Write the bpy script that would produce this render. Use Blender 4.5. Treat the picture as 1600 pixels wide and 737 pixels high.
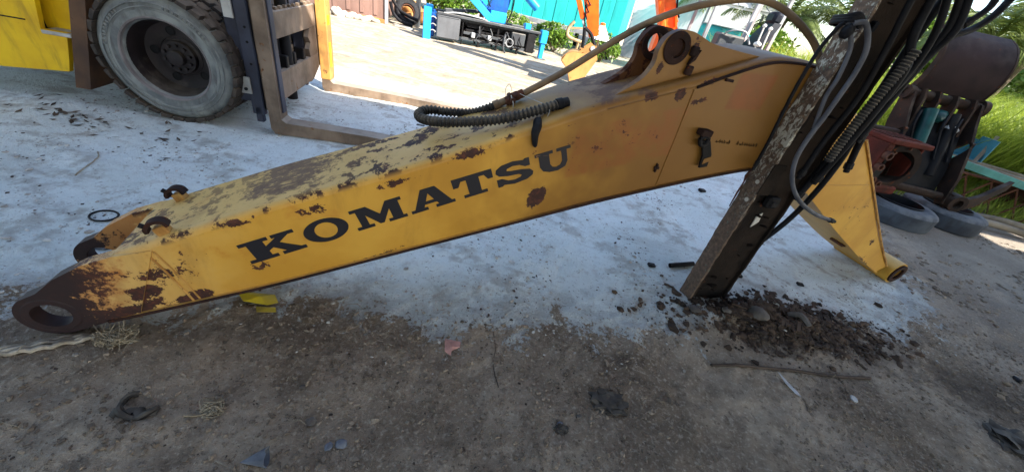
import bpy, bmesh, math, random
import numpy as np
from mathutils import Vector, Matrix
from mathutils.geometry import tessellate_polygon

for o in list(bpy.data.objects): bpy.data.objects.remove(o)
scene = bpy.context.scene
COL = scene.collection
R = math.radians
random.seed(7); RNG = np.random.default_rng(11)

# ------------------------------------------------------------------ camera
cam = bpy.data.cameras.new('camera'); cam.sensor_fit = 'HORIZONTAL'; cam.sensor_width = 36
cam.lens = 571.0/1600*36; cam.clip_start = .02; cam.clip_end = 2000
camo = bpy.data.objects.new('camera', cam); COL.objects.link(camo); scene.camera = camo
CAMROT = ((0.973022, -0.230711, -0.000000), (0.126908, 0.535234, -0.835116), (0.192670, 0.812587, 0.550074))
camo.matrix_world = Matrix.Translation((0, 0, 1.5)) @ Matrix(CAMROT).to_4x4()

# ------------------------------------------------------------------ sky and sun
SUN_EL, SUN_AZ = R(38), math.atan2(.88, -.475)        # azimuth measured from +Y towards +X
w = bpy.data.worlds.new('World'); scene.world = w; w.use_nodes = True
wn = w.node_tree.nodes; wl = w.node_tree.links
sky = wn.new('ShaderNodeTexSky'); sky.sky_type = 'NISHITA'; sky.sun_disc = False
sky.sun_elevation = SUN_EL; sky.sun_rotation = SUN_AZ; sky.air_density = 1.0; sky.dust_density = 1.0; sky.ozone_density = .5
bg = wn['Background']; bg.inputs[1].default_value = .12
wl.new(sky.outputs[0], bg.inputs[0])
sl = bpy.data.lights.new('sun', 'SUN'); sl.energy = 4.8; sl.angle = R(.55); sl.color = (1, .93, .82)
slo = bpy.data.objects.new('sun', sl); COL.objects.link(slo)
sd = Vector((math.sin(SUN_AZ)*math.cos(SUN_EL), math.cos(SUN_AZ)*math.cos(SUN_EL), math.sin(SUN_EL)))
slo.rotation_euler = sd.to_track_quat('Z', 'Y').to_euler(); slo.location = sd*50
vs = scene.view_settings; vs.view_transform = 'Standard'; vs.look = 'None'; vs.gamma = 1; vs.use_curve_mapping = False
vs.exposure = 1.95
scene.render.engine = 'CYCLES'

# ------------------------------------------------------------------ helpers: colour and materials
def S(r, g, b):
    f = lambda c: (c/255/12.92 if c/255 <= .04045 else ((c/255+.055)/1.055)**2.4)
    return (f(r), f(g), f(b), 1)

class NT:
    def __init__(s, name):
        s.m = bpy.data.materials.new(name); s.m.use_nodes = True
        s.t = s.m.node_tree; s.p = s.t.nodes['Principled BSDF']
        tc = s.t.nodes.new('ShaderNodeTexCoord'); s.obj = tc.outputs['Object']
    def set(s, sock, v):
        if isinstance(v, bpy.types.NodeSocket): s.t.links.new(v, sock)
        elif v is not None:
            if hasattr(sock.default_value, '__len__') and not hasattr(v, '__len__'): v = [v]*len(sock.default_value)
            if hasattr(v, '__len__') and len(v) == 4 and len(sock.default_value) == 3: v = v[:3]
            sock.default_value = v
    def math(s, op, a, b=None, c=None, clamp=False):
        n = s.t.nodes.new('ShaderNodeMath'); n.operation = op; n.use_clamp = clamp
        for i, v in enumerate((a, b, c)):
            if v is not None: s.set(n.inputs[i], v)
        return n.outputs[0]
    def add(s, a, b): return s.math('ADD', a, b)
    def mul(s, a, b): return s.math('MULTIPLY', a, b)
    def mx(s, a, b): return s.math('MAXIMUM', a, b)
    def step(s, x, lo, hi):
        n = s.t.nodes.new('ShaderNodeMapRange'); n.interpolation_type = 'SMOOTHSTEP'
        s.set(n.inputs[0], x); n.inputs[1].default_value = lo; n.inputs[2].default_value = hi
        return n.outputs[0]
    def mapv(s, vec=None, scale=(1, 1, 1), loc=(0, 0, 0), rot=(0, 0, 0)):
        n = s.t.nodes.new('ShaderNodeMapping'); s.set(n.inputs[0], vec or s.obj)
        n.inputs[1].default_value = loc; n.inputs[2].default_value = rot; n.inputs[3].default_value = scale
        return n.outputs[0]
    def noise(s, scale, detail=5, rough=.55, dist=0, vec=None, color=False):
        n = s.t.nodes.new('ShaderNodeTexNoise'); s.set(n.inputs['Vector'], vec or s.obj)
        n.inputs['Scale'].default_value = scale; n.inputs['Detail'].default_value = detail
        n.inputs['Roughness'].default_value = rough; n.inputs['Distortion'].default_value = dist
        return n.outputs[1 if color else 0]
    def voro(s, scale, vec=None, feature='F1', out=0):
        n = s.t.nodes.new('ShaderNodeTexVoronoi'); n.feature = feature; s.set(n.inputs['Vector'], vec or s.obj)
        n.inputs['Scale'].default_value = scale; return n.outputs[out]
    def mix(s, f, a, b):
        n = s.t.nodes.new('ShaderNodeMix'); n.data_type = 'RGBA'
        s.set(n.inputs[0], f); s.set(n.inputs[6], a); s.set(n.inputs[7], b); return n.outputs[2]
    def ramp(s, f, *stops):
        n = s.t.nodes.new('ShaderNodeValToRGB'); s.set(n.inputs[0], f)
        e = n.color_ramp.elements
        while len(e) < len(stops): e.new(.5)
        for i, (p, c) in enumerate(stops): e[i].position = p; e[i].color = c
        return n.outputs[0]
    def sep(s, vec=None):
        n = s.t.nodes.new('ShaderNodeSeparateXYZ'); s.set(n.inputs[0], vec or s.obj); return n.outputs
    def attr(s, name):
        n = s.t.nodes.new('ShaderNodeAttribute'); n.attribute_name = name; return n.outputs['Fac']
    def rnd(s):
        return s.t.nodes.new('ShaderNodeObjectInfo').outputs['Random']
    def bump(s, h, strength=.3, dist=.01):
        n = s.t.nodes.new('ShaderNodeBump'); n.inputs['Strength'].default_value = strength
        n.inputs['Distance'].default_value = dist; s.set(n.inputs['Height'], h)
        s.t.links.new(n.outputs[0], s.p.inputs['Normal'])
    def out(s, col, rough=.6, metal=0, spec=None):
        s.set(s.p.inputs['Base Color'], col); s.set(s.p.inputs['Roughness'], rough); s.set(s.p.inputs['Metallic'], metal)
        if spec is not None: s.p.inputs['Specular IOR Level'].default_value = spec
        return s.m

def wear(name, c1, c2=None, rust=.0, rustcol=None, dust=0, dustcol=None, rough=.55, metal=0, scale=6, bump=.25, grime=.3, grimecol=None, spec=.28):
    """painted or bare metal with patchy colour, chipped rust, settled dust and run-down grime"""
    t = NT(name); c2 = c2 or tuple(x*.7 for x in c1[:3])+(1,)
    v = t.t.nodes.new('ShaderNodeVectorMath'); v.operation = 'ADD'; t.set(v.inputs[0], t.obj)
    cx = t.t.nodes.new('ShaderNodeCombineXYZ'); r = t.rnd(); t.set(cx.inputs[0], t.mul(r, 9.0)); t.set(cx.inputs[1], t.mul(r, 5.0))
    t.set(v.inputs[1], cx.outputs[0]); v = v.outputs[0]
    col = t.mix(t.step(t.noise(scale*.5, 4, vec=v), .35, .65), c1, c2)
    if grime:
        g = t.noise(scale, 6, .65, .3, vec=t.mapv(v, (1.6, 1.6, .35)))
        col = t.mix(t.mul(t.step(g, .48, .72), grime), col, grimecol or S(40, 33, 28))
    n2 = t.noise(scale*2.2, 9, .68, .4, vec=v)
    mr = None
    if rust > 0:
        mr = t.step(n2, .74-.36*rust, .78-.36*rust)
        rc = t.ramp(t.noise(scale*6, 5, vec=v), (.3, S(45, 26, 20)), (.55, rustcol or S(92, 50, 30)), (.75, S(126, 74, 42)))
        col = t.mix(mr, col, rc)
    if dust > 0:
        geo = t.t.nodes.new('ShaderNodeNewGeometry'); nz = t.sep(geo.outputs['Normal'])[2]
        d = t.mul(t.step(t.add(t.mul(nz, .5), t.mul(t.noise(scale*1.5, 6, vec=v), 1.0)), .62-.3*dust, 1.25-.3*dust), min(1, dust+.2))
        col = t.mix(d, col, dustcol or S(150, 140, 125))
    t.bump(t.add(n2, t.mul(t.noise(scale*14, 3, vec=v), .35)), bump, .006)
    rg = rough if mr is None else t.add(t.mul(mr, .3), rough)
    return t.out(col, rg, metal, spec)

# ------------------------------------------------------------------ helpers: geometry
def cat(pts, n=6):
    """smooth curve through points (Catmull-Rom)"""
    P = [Vector(p) for p in pts]; P = [P[0]*2-P[1]]+P+[P[-1]*2-P[-2]]; out = []
    for i in range(1, len(P)-2):
        for k in range(n):
            t = k/n; a, b, c, d = P[i-1:i+3]
            out.append(.5*((2*b)+(c-a)*t+(2*a-5*b+4*c-d)*t*t+(3*b-a-3*c+d)*t**3))
    out.append(P[-2]); return out

class MB:
    def __init__(s): s.b = bmesh.new()
    def face(s, vs):
        try: return s.b.faces.new(vs)
        except ValueError: return None
    def box(s, x0, x1, y0, y1, z0, z1, bev=0, M=None):
        vs = [s.b.verts.new((x, y, z)) for x in (x0, x1) for y in (y0, y1) for z in (z0, z1)]
        fs = [s.b.faces.new([vs[i] for i in q]) for q in ((0, 1, 3, 2), (4, 6, 7, 5), (0, 4, 5, 1), (2, 3, 7, 6), (0, 2, 6, 4), (1, 5, 7, 3))]
        if bev:
            r = bmesh.ops.bevel(s.b, geom=list({e for f in fs for e in f.edges}), offset=bev, segments=1, affect='EDGES', profile=.5)
            vs = list({v for f in r['faces'] for v in f.verts})
        if M is not None: bmesh.ops.transform(s.b, matrix=M, verts=vs)
        return s
    def bar(s, p, q, w, h, bev=0, up=(0, 0, 1)):
        """rectangular bar from p to q"""
        p, q = Vector(p), Vector(q); d = q-p; L = d.length; x = d/L; u = Vector(up)
        if abs(x.dot(u)) > .98: u = Vector((0, 1, 0))
        y = u.cross(x).normalized(); z = x.cross(y)
        M = Matrix(((x.x, y.x, z.x, p.x), (x.y, y.y, z.y, p.y), (x.z, y.z, z.z, p.z), (0, 0, 0, 1)))
        return s.box(0, L, -w/2, w/2, -h/2, h/2, bev, M)
    def rings(s, rings, cap=True, closed=False):
        V = [[s.b.verts.new(p) for p in r] for r in rings]; n = len(V[0])
        m = len(V)
        for i in range(m if closed else m-1):
            A, B = V[i], V[(i+1) % m]
            for k in range(n): s.face((A[k], A[(k+1) % n], B[(k+1) % n], B[k]))
        if cap and not closed: s.face(V[0][::-1]); s.face(V[-1])
        return s
    def tube(s, pts, r, n=8, cap=True, rfun=None, closed=False):
        P = [Vector(p) for p in pts]; m = len(P); rings = []; N = None
        for i in range(m):
            if closed: T = (P[(i+1) % m]-P[i-1]).normalized()
            else: T = (P[min(i+1, m-1)]-P[max(i-1, 0)]).normalized()
            if N is None: N = T.orthogonal().normalized()
            N = (N-T*N.dot(T)).normalized(); B = T.cross(N)
            rr = rfun(i/(m-1)) if rfun else (r[i] if hasattr(r, '__len__') else r)
            rings.append([P[i]+(N*math.cos(6.28318*k/n)+B*math.sin(6.28318*k/n))*rr for k in range(n)])
        return s.rings(rings, cap, closed)
    def cyl(s, p, q, r, r2=None, n=20):
        return s.tube([p, q], [r, r if r2 is None else r2], n)
    def lathe(s, prof, c=(0, 0, 0), axis=(0, 0, 1), n=32, cap=False):
        """profile of (radius, along) turned about axis through c"""
        a = Vector(axis).normalized(); u = a.orthogonal().normalized(); v = a.cross(u); c = Vector(c)
        return s.rings([[c+a*h+(u*math.cos(6.28318*k/n)+v*math.sin(6.28318*k/n))*r for k in range(n)] for r, h in prof], cap)
    def pipe(s, p, q, ro, ri, n=24):
        p, q = Vector(p), Vector(q); L = (q-p).length
        prof = [(ri, 0), (ro, 0), (ro, L), (ri, L), (ri, 0)]
        return s.lathe(prof, p, q-p, n)
    def prism(s, poly, y0, y1, f=lambda a, b, y: (a, y, b), holes=()):
        """extrude 2-D polygon (with holes) between y0 and y1"""
        loops = [poly]+list(holes); flat = [p for l in loops for p in l]
        tris = tessellate_polygon([[Vector((p[0], p[1], 0)) for p in l] for l in loops])
        A = [s.b.verts.new(f(p[0], p[1], y0)) for p in flat]; B = [s.b.verts.new(f(p[0], p[1], y1)) for p in flat]
        for t in tris: s.face([A[i] for i in t]); s.face([B[i] for i in t[::-1]])
        k = 0
        for l in loops:
            n = len(l)
            for i in range(n): s.face((A[k+i], A[k+(i+1) % n], B[k+(i+1) % n], B[k+i]))
            k += n
        return s
    def rock(s, c, r, seed=0, sub=1, flat=.7, jit=.25, M=None):
        rr = random.Random(seed)
        g = bmesh.ops.create_icosphere(s.b, subdivisions=sub, radius=1)
        a = rr.random()*6.28; sx, sy = 1+.4*rr.random(), 1
        for v in g['verts']:
            p = v.co*(1+(rr.random()-.5)*2*jit); p = Vector((p.x*sx, p.y*sy, p.z*flat))*r
            v.co = Vector(c)+Vector((p.x*math.cos(a)-p.y*math.sin(a), p.x*math.sin(a)+p.y*math.cos(a), p.z))
        return s
    def build(s, name, m, parent=None, ang=35, smooth=True, loc=None):
        bmesh.ops.recalc_face_normals(s.b, faces=s.b.faces[:])
        me = bpy.data.meshes.new(name); s.b.to_mesh(me); s.b.free()
        if smooth and len(me.polygons):
            me.polygons.foreach_set('use_smooth', [True]*len(me.polygons)); me.set_sharp_from_angle(angle=R(ang))
        return link(name, me, m, parent, loc)

def link(name, me, m, parent=None, loc=None, rot=None):
    o = bpy.data.objects.new(name, me); COL.objects.link(o)
    if m is not None and not me.materials: me.materials.append(m)
    if parent: o.parent = parent
    if loc: o.location = loc
    if rot: o.rotation_euler = rot
    return o
def pmesh(name, verts, faces, m, parent=None, smooth=False):
    me = bpy.data.meshes.new(name); me.from_pydata(verts, [], faces); me.update()
    if smooth: me.polygons.foreach_set('use_smooth', [True]*len(me.polygons))
    return link(name, me, m, parent)
def tag(o, label=None, cat=None, group=None, kind=None):
    if label: o['label'] = label
    if cat: o['category'] = cat
    if group: o['group'] = group
    if kind: o['kind'] = kind
    return o
def thing(name, label, cat, loc=(0, 0, 0), rz=0, group=None):
    o = bpy.data.objects.new(name, None); COL.objects.link(o); o.location = loc; o.rotation_euler = (0, 0, rz)
    o.empty_display_size = .1
    return tag(o, label, cat, group)
def circ(cx, cy, r, n=24, a0=0): return [(cx+r*math.cos(a0+6.28318*k/n), cy+r*math.sin(a0+6.28318*k/n)) for k in range(n)]

# value noise on arrays, for the ground
def vnoise(x, y, seed):
    g = np.random.default_rng(seed).random((64, 64)); xi = np.floor(x).astype(int); yi = np.floor(y).astype(int)
    fx = x-xi; fy = y-yi; fx = fx*fx*(3-2*fx); fy = fy*fy*(3-2*fy)
    q = lambda a, b: g[a % 64, b % 64]
    return (q(xi, yi)*(1-fx)+q(xi+1, yi)*fx)*(1-fy)+(q(xi, yi+1)*(1-fx)+q(xi+1, yi+1)*fx)*fy-.5
def fbm(x, y, f, seed, oct=4, g=.5): return sum(vnoise(x*f*2**k+17*k, y*f*2**k+5*k, seed+k)*g**k for k in range(oct))

# powder spill: outline of the dirt side, signed distance (positive on the powder)
EDGE = np.array([(-9, .2), (-2.6, .72), (-2.05, .85), (-1.6, 1.02), (-1.16, 1.17), (-.67, 1.24), (-.28, 1.27), (.01, 1.37), (.22, 1.42), (.7, 1.52), (1.15, 1.72), (1.6, 2.02),
                 (2.14, 2.13), (2.77, 2.12), (3.3, 2.42), (3.6, 2.75), (3.72, 3.2), (3.9, 4.0), (4.6, 5.2), (6, 7), (9, 9)])
def sdist(X, Y):
    best = np.full(X.shape, 1e9); yl = np.interp(X, EDGE[:, 0], EDGE[:, 1])
    for (ax, ay), (bx, by) in zip(EDGE[:-1], EDGE[1:]):
        dx, dy = bx-ax, by-ay; t = np.clip(((X-ax)*dx+(Y-ay)*dy)/(dx*dx+dy*dy), 0, 1)
        best = np.minimum(best, np.hypot(X-ax-t*dx, Y-ay-t*dy))
    return np.where(Y > yl, best, -best)
def hgt(X, Y):
    X = np.asarray(X, float); Y = np.asarray(Y, float)
    near = np.clip(1-(np.hypot(X-.5, Y-1.5)-5)/4, .15, 1)
    sdv = np.clip(sdist(X, Y), -1, 1)
    z = fbm(X, Y, .8, 3, 3)*.035*near
    z += fbm(X, Y, 5, 20, 4, .55)*.016*near*np.where(sdv > .25, .8, 1)
    z += fbm(X, Y, 24, 40, 3, .6)*.007*near*np.where(sdv > .35, .8, 1)
    crumb = np.exp(-(sdv/.16)**2)
    z += np.clip(fbm(X, Y, 16, 60, 3, .6), -.02, 1)*.022*crumb*near
    z += .010*np.clip(sdv*3, 0, 1)*near                                    # powder lies on the dirt
    d = np.hypot((X-1.80)*.62, (Y-2.0-.12*(X-1.8))*1.5)                                # spoil heap round the foot of the column
    z += .075*np.exp(-(d/.27)**2)*(1+1.4*fbm(X, Y, 9, 80, 3))
    return z
def gz(x, y): return float(hgt(np.array([x]), np.array([y]))[0])

# ------------------------------------------------------------------ materials
def ground_mat():
    t = NT('yard_earth'); x, y, z = t.sep()
    n1 = t.noise(1.3, 7, .66, .3); n2 = t.noise(9, 7, .65); n3 = t.noise(55, 6, .7); n4 = t.noise(190, 3, .6)
    dirt = t.mix(t.step(n1, .38, .62), S(136, 118, 98), S(182, 164, 142))
    dirt = t.mix(t.mul(t.step(n2, .45, .7), .6), dirt, S(104, 89, 74))
    dirt = t.mix(t.mul(t.step(n3, .50, .68), .7), dirt, S(206, 191, 170))
    dirt = t.mix(t.mul(t.step(t.noise(30, 5, .7, .5), .56, .66), .6), dirt, S(90, 74, 60))
    dirt = t.mix(t.mul(t.step(n4, .58, .74), .5), dirt, S(176, 166, 150))
    dk = t.attr('damp'); dirt = t.mix(t.mul(t.step(t.add(dk, t.mul(t.add(n2, -.5), .9)), .35, .8), .75), dirt, S(74, 61, 51))
    # pale dust drifted over the right-hand side of the yard
    dirt = t.mix(t.mul(t.step(t.add(t.mul(x, .25), t.mul(n2, .8)), 1.15, 1.75), .55), dirt, S(164, 156, 144))
    pw = t.mix(t.step(n1, .35, .65), S(236, 242, 239), S(220, 226, 221))
    pw = t.mix(t.mul(t.step(n2, .52, .68), .42), pw, S(186, 181, 173))
    pw = t.mix(t.mul(t.step(n3, .58, .68), .7), pw, S(140, 130, 118))
    pw = t.mix(t.mul(t.step(t.noise(26, 6, .72, .6), .60, .66), .75), pw, S(112, 101, 88))
    tr = t.noise(3.5, 5, .6, .4, vec=t.mapv(None, (.35, 2.2, 1), rot=(0, 0, .25)))
    pw = t.mix(t.mul(t.step(tr, .55, .72), .32), pw, S(160, 153, 143))
    sdv = t.attr('spill')
    pat = t.mul(t.step(t.noise(2.6, 8, .72, .7), .56, .64), t.step(n3, .40, .55))
    pw = t.mix(t.mul(pat, .6), pw, S(158, 146, 130))
    trk = t.t.nodes.new('ShaderNodeTexWave'); trk.inputs['Scale'].default_value = 1.1; trk.inputs['Distortion'].default_value = 5; trk.inputs['Detail'].default_value = 5; trk.inputs['Detail Scale'].default_value = 2.5; t.set(trk.inputs['Vector'], t.mapv(None, (.2, 1, 1), rot=(0, 0, -.25)))
    pw = t.mix(t.mul(t.step(trk.outputs['Fac'], .72, .95), t.mul(t.step(n2, .42, .58), .45)), pw, S(150, 141, 129))
    m = t.add(sdv, t.add(t.mul(t.add(n2, -.5), .50), t.add(t.mul(t.add(n3, -.5), .5), t.add(t.mul(t.add(n1, -.5), .35), t.mul(t.add(t.noise(4.5, 7, .72, .9), -.5), 1.15)))))
    col = t.mix(t.step(m, -.03, .05), dirt, pw)
    thin = t.step(m, .05, .35)                                             # thin powder near the edge is greyer
    col = t.mix(t.mul(t.add(t.mul(thin, -1.0), 1.0), t.mul(t.step(m, -.03, .02), .45)), col, S(150, 143, 134))
    # sandy yard beyond
    sand = t.mix(t.step(n2, .35, .68), S(176, 163, 142), S(152, 138, 117))
    sand = t.mix(t.mul(t.step(t.noise(2.2, 6, .62, .3, vec=t.mapv(None, (.8, 1.3, 1), rot=(0, 0, .2))), .47, .62), .7), sand, S(190, 182, 167))
    sand = t.mix(t.mul(t.step(n3, .53, .66), .55), sand, S(132, 117, 97)); sand = t.mix(t.mul(t.step(t.noise(1.6, 9, .74, .9, vec=t.mapv(None, (.8, 1.5, 1), rot=(0, 0, .15))), .53, .63), .6), sand, S(126, 111, 91))
    far = t.step(t.add(y, t.add(t.mul(x, -.12), t.mul(t.add(n1, -.5), 2.0))), 4.9, 6.3)
    col = t.mix(far, col, sand)
    t.bump(t.add(t.mul(n3, 1.0), t.add(t.mul(n4, .45), t.mul(n2, .6))), 1.0, .022)
    return t.out(col, .93, 0, .25)

def boom_mat(name='boom_paint'):
    t = NT(name); u, v, wz = t.sep()
    n1 = t.noise(2.2, 4); n2 = t.noise(9, 8, .66, .3); n3 = t.noise(34, 6, .7, .3); n4 = t.noise(120, 3); n5 = t.noise(85, 5, .7)
    col = t.mix(t.step(n1, .38, .62), S(206, 156, 60), S(190, 138, 46))
    # sun-bleached at the tip and on the upper plate
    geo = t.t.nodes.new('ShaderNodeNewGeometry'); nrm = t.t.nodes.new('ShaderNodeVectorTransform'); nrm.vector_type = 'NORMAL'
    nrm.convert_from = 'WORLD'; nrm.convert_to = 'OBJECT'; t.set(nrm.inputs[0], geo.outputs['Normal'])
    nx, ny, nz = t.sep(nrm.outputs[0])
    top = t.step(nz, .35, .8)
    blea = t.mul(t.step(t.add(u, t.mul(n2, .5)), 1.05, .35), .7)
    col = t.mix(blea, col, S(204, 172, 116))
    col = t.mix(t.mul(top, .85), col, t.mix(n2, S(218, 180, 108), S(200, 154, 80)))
    # darker brown towards the bend: shade put into the paint colour
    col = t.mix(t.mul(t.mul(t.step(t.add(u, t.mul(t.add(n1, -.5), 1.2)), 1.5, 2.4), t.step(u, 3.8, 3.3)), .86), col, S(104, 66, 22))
    # faded rectangles where stickers and overpaint have been
    def rect(u0, u1, w0, w1, sk=.38):
        h = t.add(wz, t.mul(t.add(u, -(u0+u1)/2), -sk)); e = .012
        a = t.mul(t.step(u, u0-e, u0+e), t.step(u, u1+e, u1-e)); b = t.mul(t.step(h, w0-e, w0+e), t.step(h, w1+e, w1-e))
        return t.mul(a, b)
    near = t.step(ny, -.5, -.8)
    col = t.mix(t.mul(t.mul(rect(2.80, 3.02, 1.235, 1.40, .08), near), .72), col, t.mix(t.step(n2, .35, .65), S(134, 68, 22), S(120, 66, 24)))
    col = t.mix(t.mul(t.mul(rect(2.07, 2.60, .90, 1.14, .30), near), t.mul(t.step(n2, .30, .70), .62)), col, S(136, 72, 28))
    # light grime and thin scratches
    col = t.mix(t.mul(t.step(t.noise(5, 6, .7, .2, vec=t.mapv(None, (1.2, 1.2, .3))), .5, .75), .35), col, S(120, 82, 36))
    scr = t.step(t.noise(14, 4, .8, .8, vec=t.mapv(None, (.35, 1, 2.2), rot=(0, .38, .2))), .66, .70)
    rust = t.mul(scr, t.mul(top, .9))
    rust = t.mx(rust, t.step(n2, .745, .765))                              # scattered chips
    rust = t.mx(rust, t.mul(t.step(n3, .69, .71), t.step(n1, .48, .55)))
    # rust shapes with their own place: chips get denser towards these spots
    fine = t.add(t.mul(n2, .42), t.add(t.mul(n3, .36), t.mul(n5, .22)))
    def blob(bu, bw, ru, rw, amp=1.0, rot=.40):
        du = t.add(u, -bu); dw = t.add(wz, -bw)
        a = t.mul(t.add(t.mul(du, math.cos(rot)), t.mul(dw, math.sin(rot))), 1/ru); b = t.mul(t.add(t.mul(dw, math.cos(rot)), t.mul(du, -math.sin(rot))), 1/rw)
        d = t.math('SQRT', t.add(t.mul(a, a), t.mul(b, b)))
        return t.mul(t.math('SUBTRACT', 1.0, d, clamp=True), amp)
    wob = t.add(t.mul(n2, .35), t.add(t.mul(n3, .3), t.mul(n5, .2)))
    tip = t.step(t.add(t.add(u, t.mul(t.step(v, .2, .3), .17)), t.mul(t.add(wob, -.42), -1.3)), .25, .19)
    rust = t.mx(rust, tip); col = t.mix(t.mul(t.step(t.add(u, t.mul(t.add(wob, -.42), -1.1)), .33, .22), .55), col, S(160, 82, 30))
    fld = None
    for b in ((1.955, .715, .085, .060, 1.5, 1.1), (2.374, 1.236, .06, .035, 1.1), (2.52, 1.262, .05, .045, 1.2, 0), (.72, .545, .12, .045, .9), (.50, .165, .16, .055, 1.1), (.34, .20, .14, .07, 1.0),
              (.28, .11, .20, .06, 1.3), (2.40, 1.345, .035, .05, 1.1, 0), (2.53, 1.45, .05, .06, .9, 0), (2.62, 1.24, .10, .03, .9), (4.9, .42, .06, .06, .9), (.42, .30, .30, .13, .62), (1.32, .76, .16, .03, .85), (1.0, .62, .10, .04, .7), (1.60, .90, .18, .035, .9),
              (.78, .33, .10, .06, .7), (2.64, 1.33, .08, .03, .9), (3.18, 1.25, .05, .12, .8, 0), (1.2, .36, .5, .03, .6), (2.2, 1.0, .5, .25, .40), (5.0, .2, .3, .08, .8, -.6), (4.4, .7, .7, .3, .35, -.6)):
        q = blob(*b); fld = q if fld is None else t.mx(fld, q)
    rust = t.mx(rust, t.mul(t.step(t.add(fine, t.mul(fld, .26)), .635, .65), near))
    # along the shoulder and the lower edge: height above the lower line / below the upper line
    low = t.add(wz, t.mul(u, -.318)); hi = t.add(wz, t.mul(u, -.412))
    e1 = t.mul(t.step(t.add(low, t.mul(t.add(wob, -.42), -.16)), -.030, -.045), t.step(u, 2.4, 2.2))
    e2 = t.mul(t.step(t.math('ABSOLUTE', t.add(hi, t.mul(n1, -.03) if False else -.268)), .03, .0), t.step(t.noise(11, 7, .7), .53, .57))
    rust = t.mx(rust, t.mul(e1, near)); rust = t.mx(rust, t.mul(e2, t.step(u, 2.0, 1.8)))
    # bare dark steel worn through on the upper plate
    bare = t.mul(t.mul(t.step(t.add(t.math('ABSOLUTE', t.add(u, -.88)), t.mul(t.add(wob, -.42), -1.2)), .18, .10), t.step(t.add(v, t.mul(t.add(n2, -.5), .6)), .05, .12)), top)
    strk = t.noise(9, 8, .75, .5, vec=t.mapv(None, (.9, 4.5, 4.5), rot=(0, -.4, 0)))
    rust = t.mx(rust, t.mul(t.step(t.add(strk, t.mul(t.step(u, 1.9, .5), .03)), .63, .66), top))
    bare2 = t.mul(t.mul(t.step(t.add(t.math('ABSOLUTE', t.add(u, -2.28)), t.mul(t.add(wob, -.42), -.6)), .15, .10), t.step(n2, .40, .50)), top)
    bare = t.mul(t.mx(bare, bare2), t.step(strk, .36, .48))
    lugr = t.mul(t.step(t.add(hi, t.mul(t.add(wob, -.42), -.35)), .335, .39), t.step(ny, -.4, .2))
    rc = t.ramp(n3, (.32, S(38, 22, 20)), (.52, S(62, 34, 27)), (.70, S(98, 52, 30)))
    rc = t.mix(t.mul(t.step(t.add(u, 0), .26, .12), .85), rc, S(34, 22, 24))
    halo = t.mul(t.step(n2, .56, .70), .35)
    col = t.mix(t.mul(halo, t.step(u, 2.2, .2)), col, S(170, 86, 26))
    col = t.mix(t.mx(rust, lugr), col, rc)
    col = t.mix(t.mul(bare, .9), col, t.mix(n3, S(72, 50, 44), S(122, 92, 68)))
    t.bump(t.add(t.mul(rust, -.5), t.add(t.mul(n3, .25), t.mul(n4, .1))), .35, .004)
    return t.out(col, t.add(t.mul(t.mx(rust, bare), .22), .5), 0, .4)

M = {}
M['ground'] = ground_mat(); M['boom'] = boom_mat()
M['boom_dark'] = wear('boom_dark_steel', S(54, 36, 31), S(34, 24, 23), rust=.45, rustcol=S(74, 42, 30), rough=.8, scale=14, spec=.15)
M['lug_rust'] = wear('rusty_lug', S(112, 72, 40), S(72, 46, 36), rust=.6, rustcol=S(74, 44, 34), rough=.7, scale=9, spec=.2)
M['weld'] = wear('weld_bead', S(196, 150, 80), S(160, 112, 54), rust=.25, rough=.6, scale=20)
def letter_mat():
    t = NT('black_lettering'); n = t.noise(26, 7, .7, .4); sc = t.noise(16, 5, .8, .8, vec=t.mapv(None, (.4, 1, 2.4), rot=(0, .2, 0)))
    chip = t.mx(t.step(n, .67, .69), t.step(sc, .68, .70))
    t.bump(n, .2, .002)
    return t.out(t.mix(chip, t.mix(t.noise(6, 3), S(16, 16, 24), S(28, 27, 36)), S(150, 104, 44)), .5)
M['letter'] = letter_mat()
M['black_rubber'] = wear('black_rubber', S(24, 25, 30), S(15, 15, 19), dust=.08, dustcol=S(90, 88, 84), rough=.62, scale=16, bump=.2, grime=.2, spec=.12)
M['grey_rubber'] = wear('grey_hose', S(86, 88, 96), S(62, 64, 72), dust=.3, dustcol=S(140, 136, 130), rough=.6, scale=16, bump=.2)
M['tan_pipe'] = wear('tan_hose', S(128, 104, 78), S(98, 80, 62), rust=.15, dust=.3, dustcol=S(164, 144, 118), rough=.7, scale=9, bump=.3)
M['corr'] = wear('corrugated_hose', S(44, 43, 44), S(30, 30, 32), dust=.45, dustcol=S(128, 116, 98), rough=.65, scale=14, bump=.2)
def column_mat():
    t = NT('flaking_white_steel'); n = t.noise(46, 9, .74, .6, vec=t.mapv(None, (1, 1, .6))); n1 = t.noise(3, 5)
    x, y, z = t.sep()
    rc = t.ramp(t.noise(40, 5), (.3, S(58, 44, 36)), (.6, S(98, 78, 62)), (.8, S(128, 102, 80)))
    col = t.mix(t.mul(t.step(t.add(n, t.mul(t.add(n1, -.5), .5)), .50, .58), t.step(t.add(z, t.mul(n1, .5)), .75, 1.45)), rc, t.mix(t.noise(8, 4), S(196, 194, 182), S(150, 146, 134)))
    col = t.mix(t.mul(t.step(t.noise(30, 5, .7), .6, .66), .5), col, S(96, 122, 104))
    t.bump(n, .6, .006)
    return t.out(col, .75)
M['column'] = column_mat()
M['column_dark'] = wear('oily_dark_steel', S(46, 37, 31), S(26, 22, 20), rust=.3, rustcol=S(66, 46, 36), rough=.75, scale=7, bump=.7, spec=.08)
M['black_steel'] = wear('black_steel', S(28, 28, 31), S(18, 18, 20), rust=.2, rough=.6, scale=9, spec=.15)
M['rust'] = wear('rusted_steel', S(96, 58, 40), S(62, 38, 30), rust=.5, rough=.8, scale=9, bump=.5)
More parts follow.
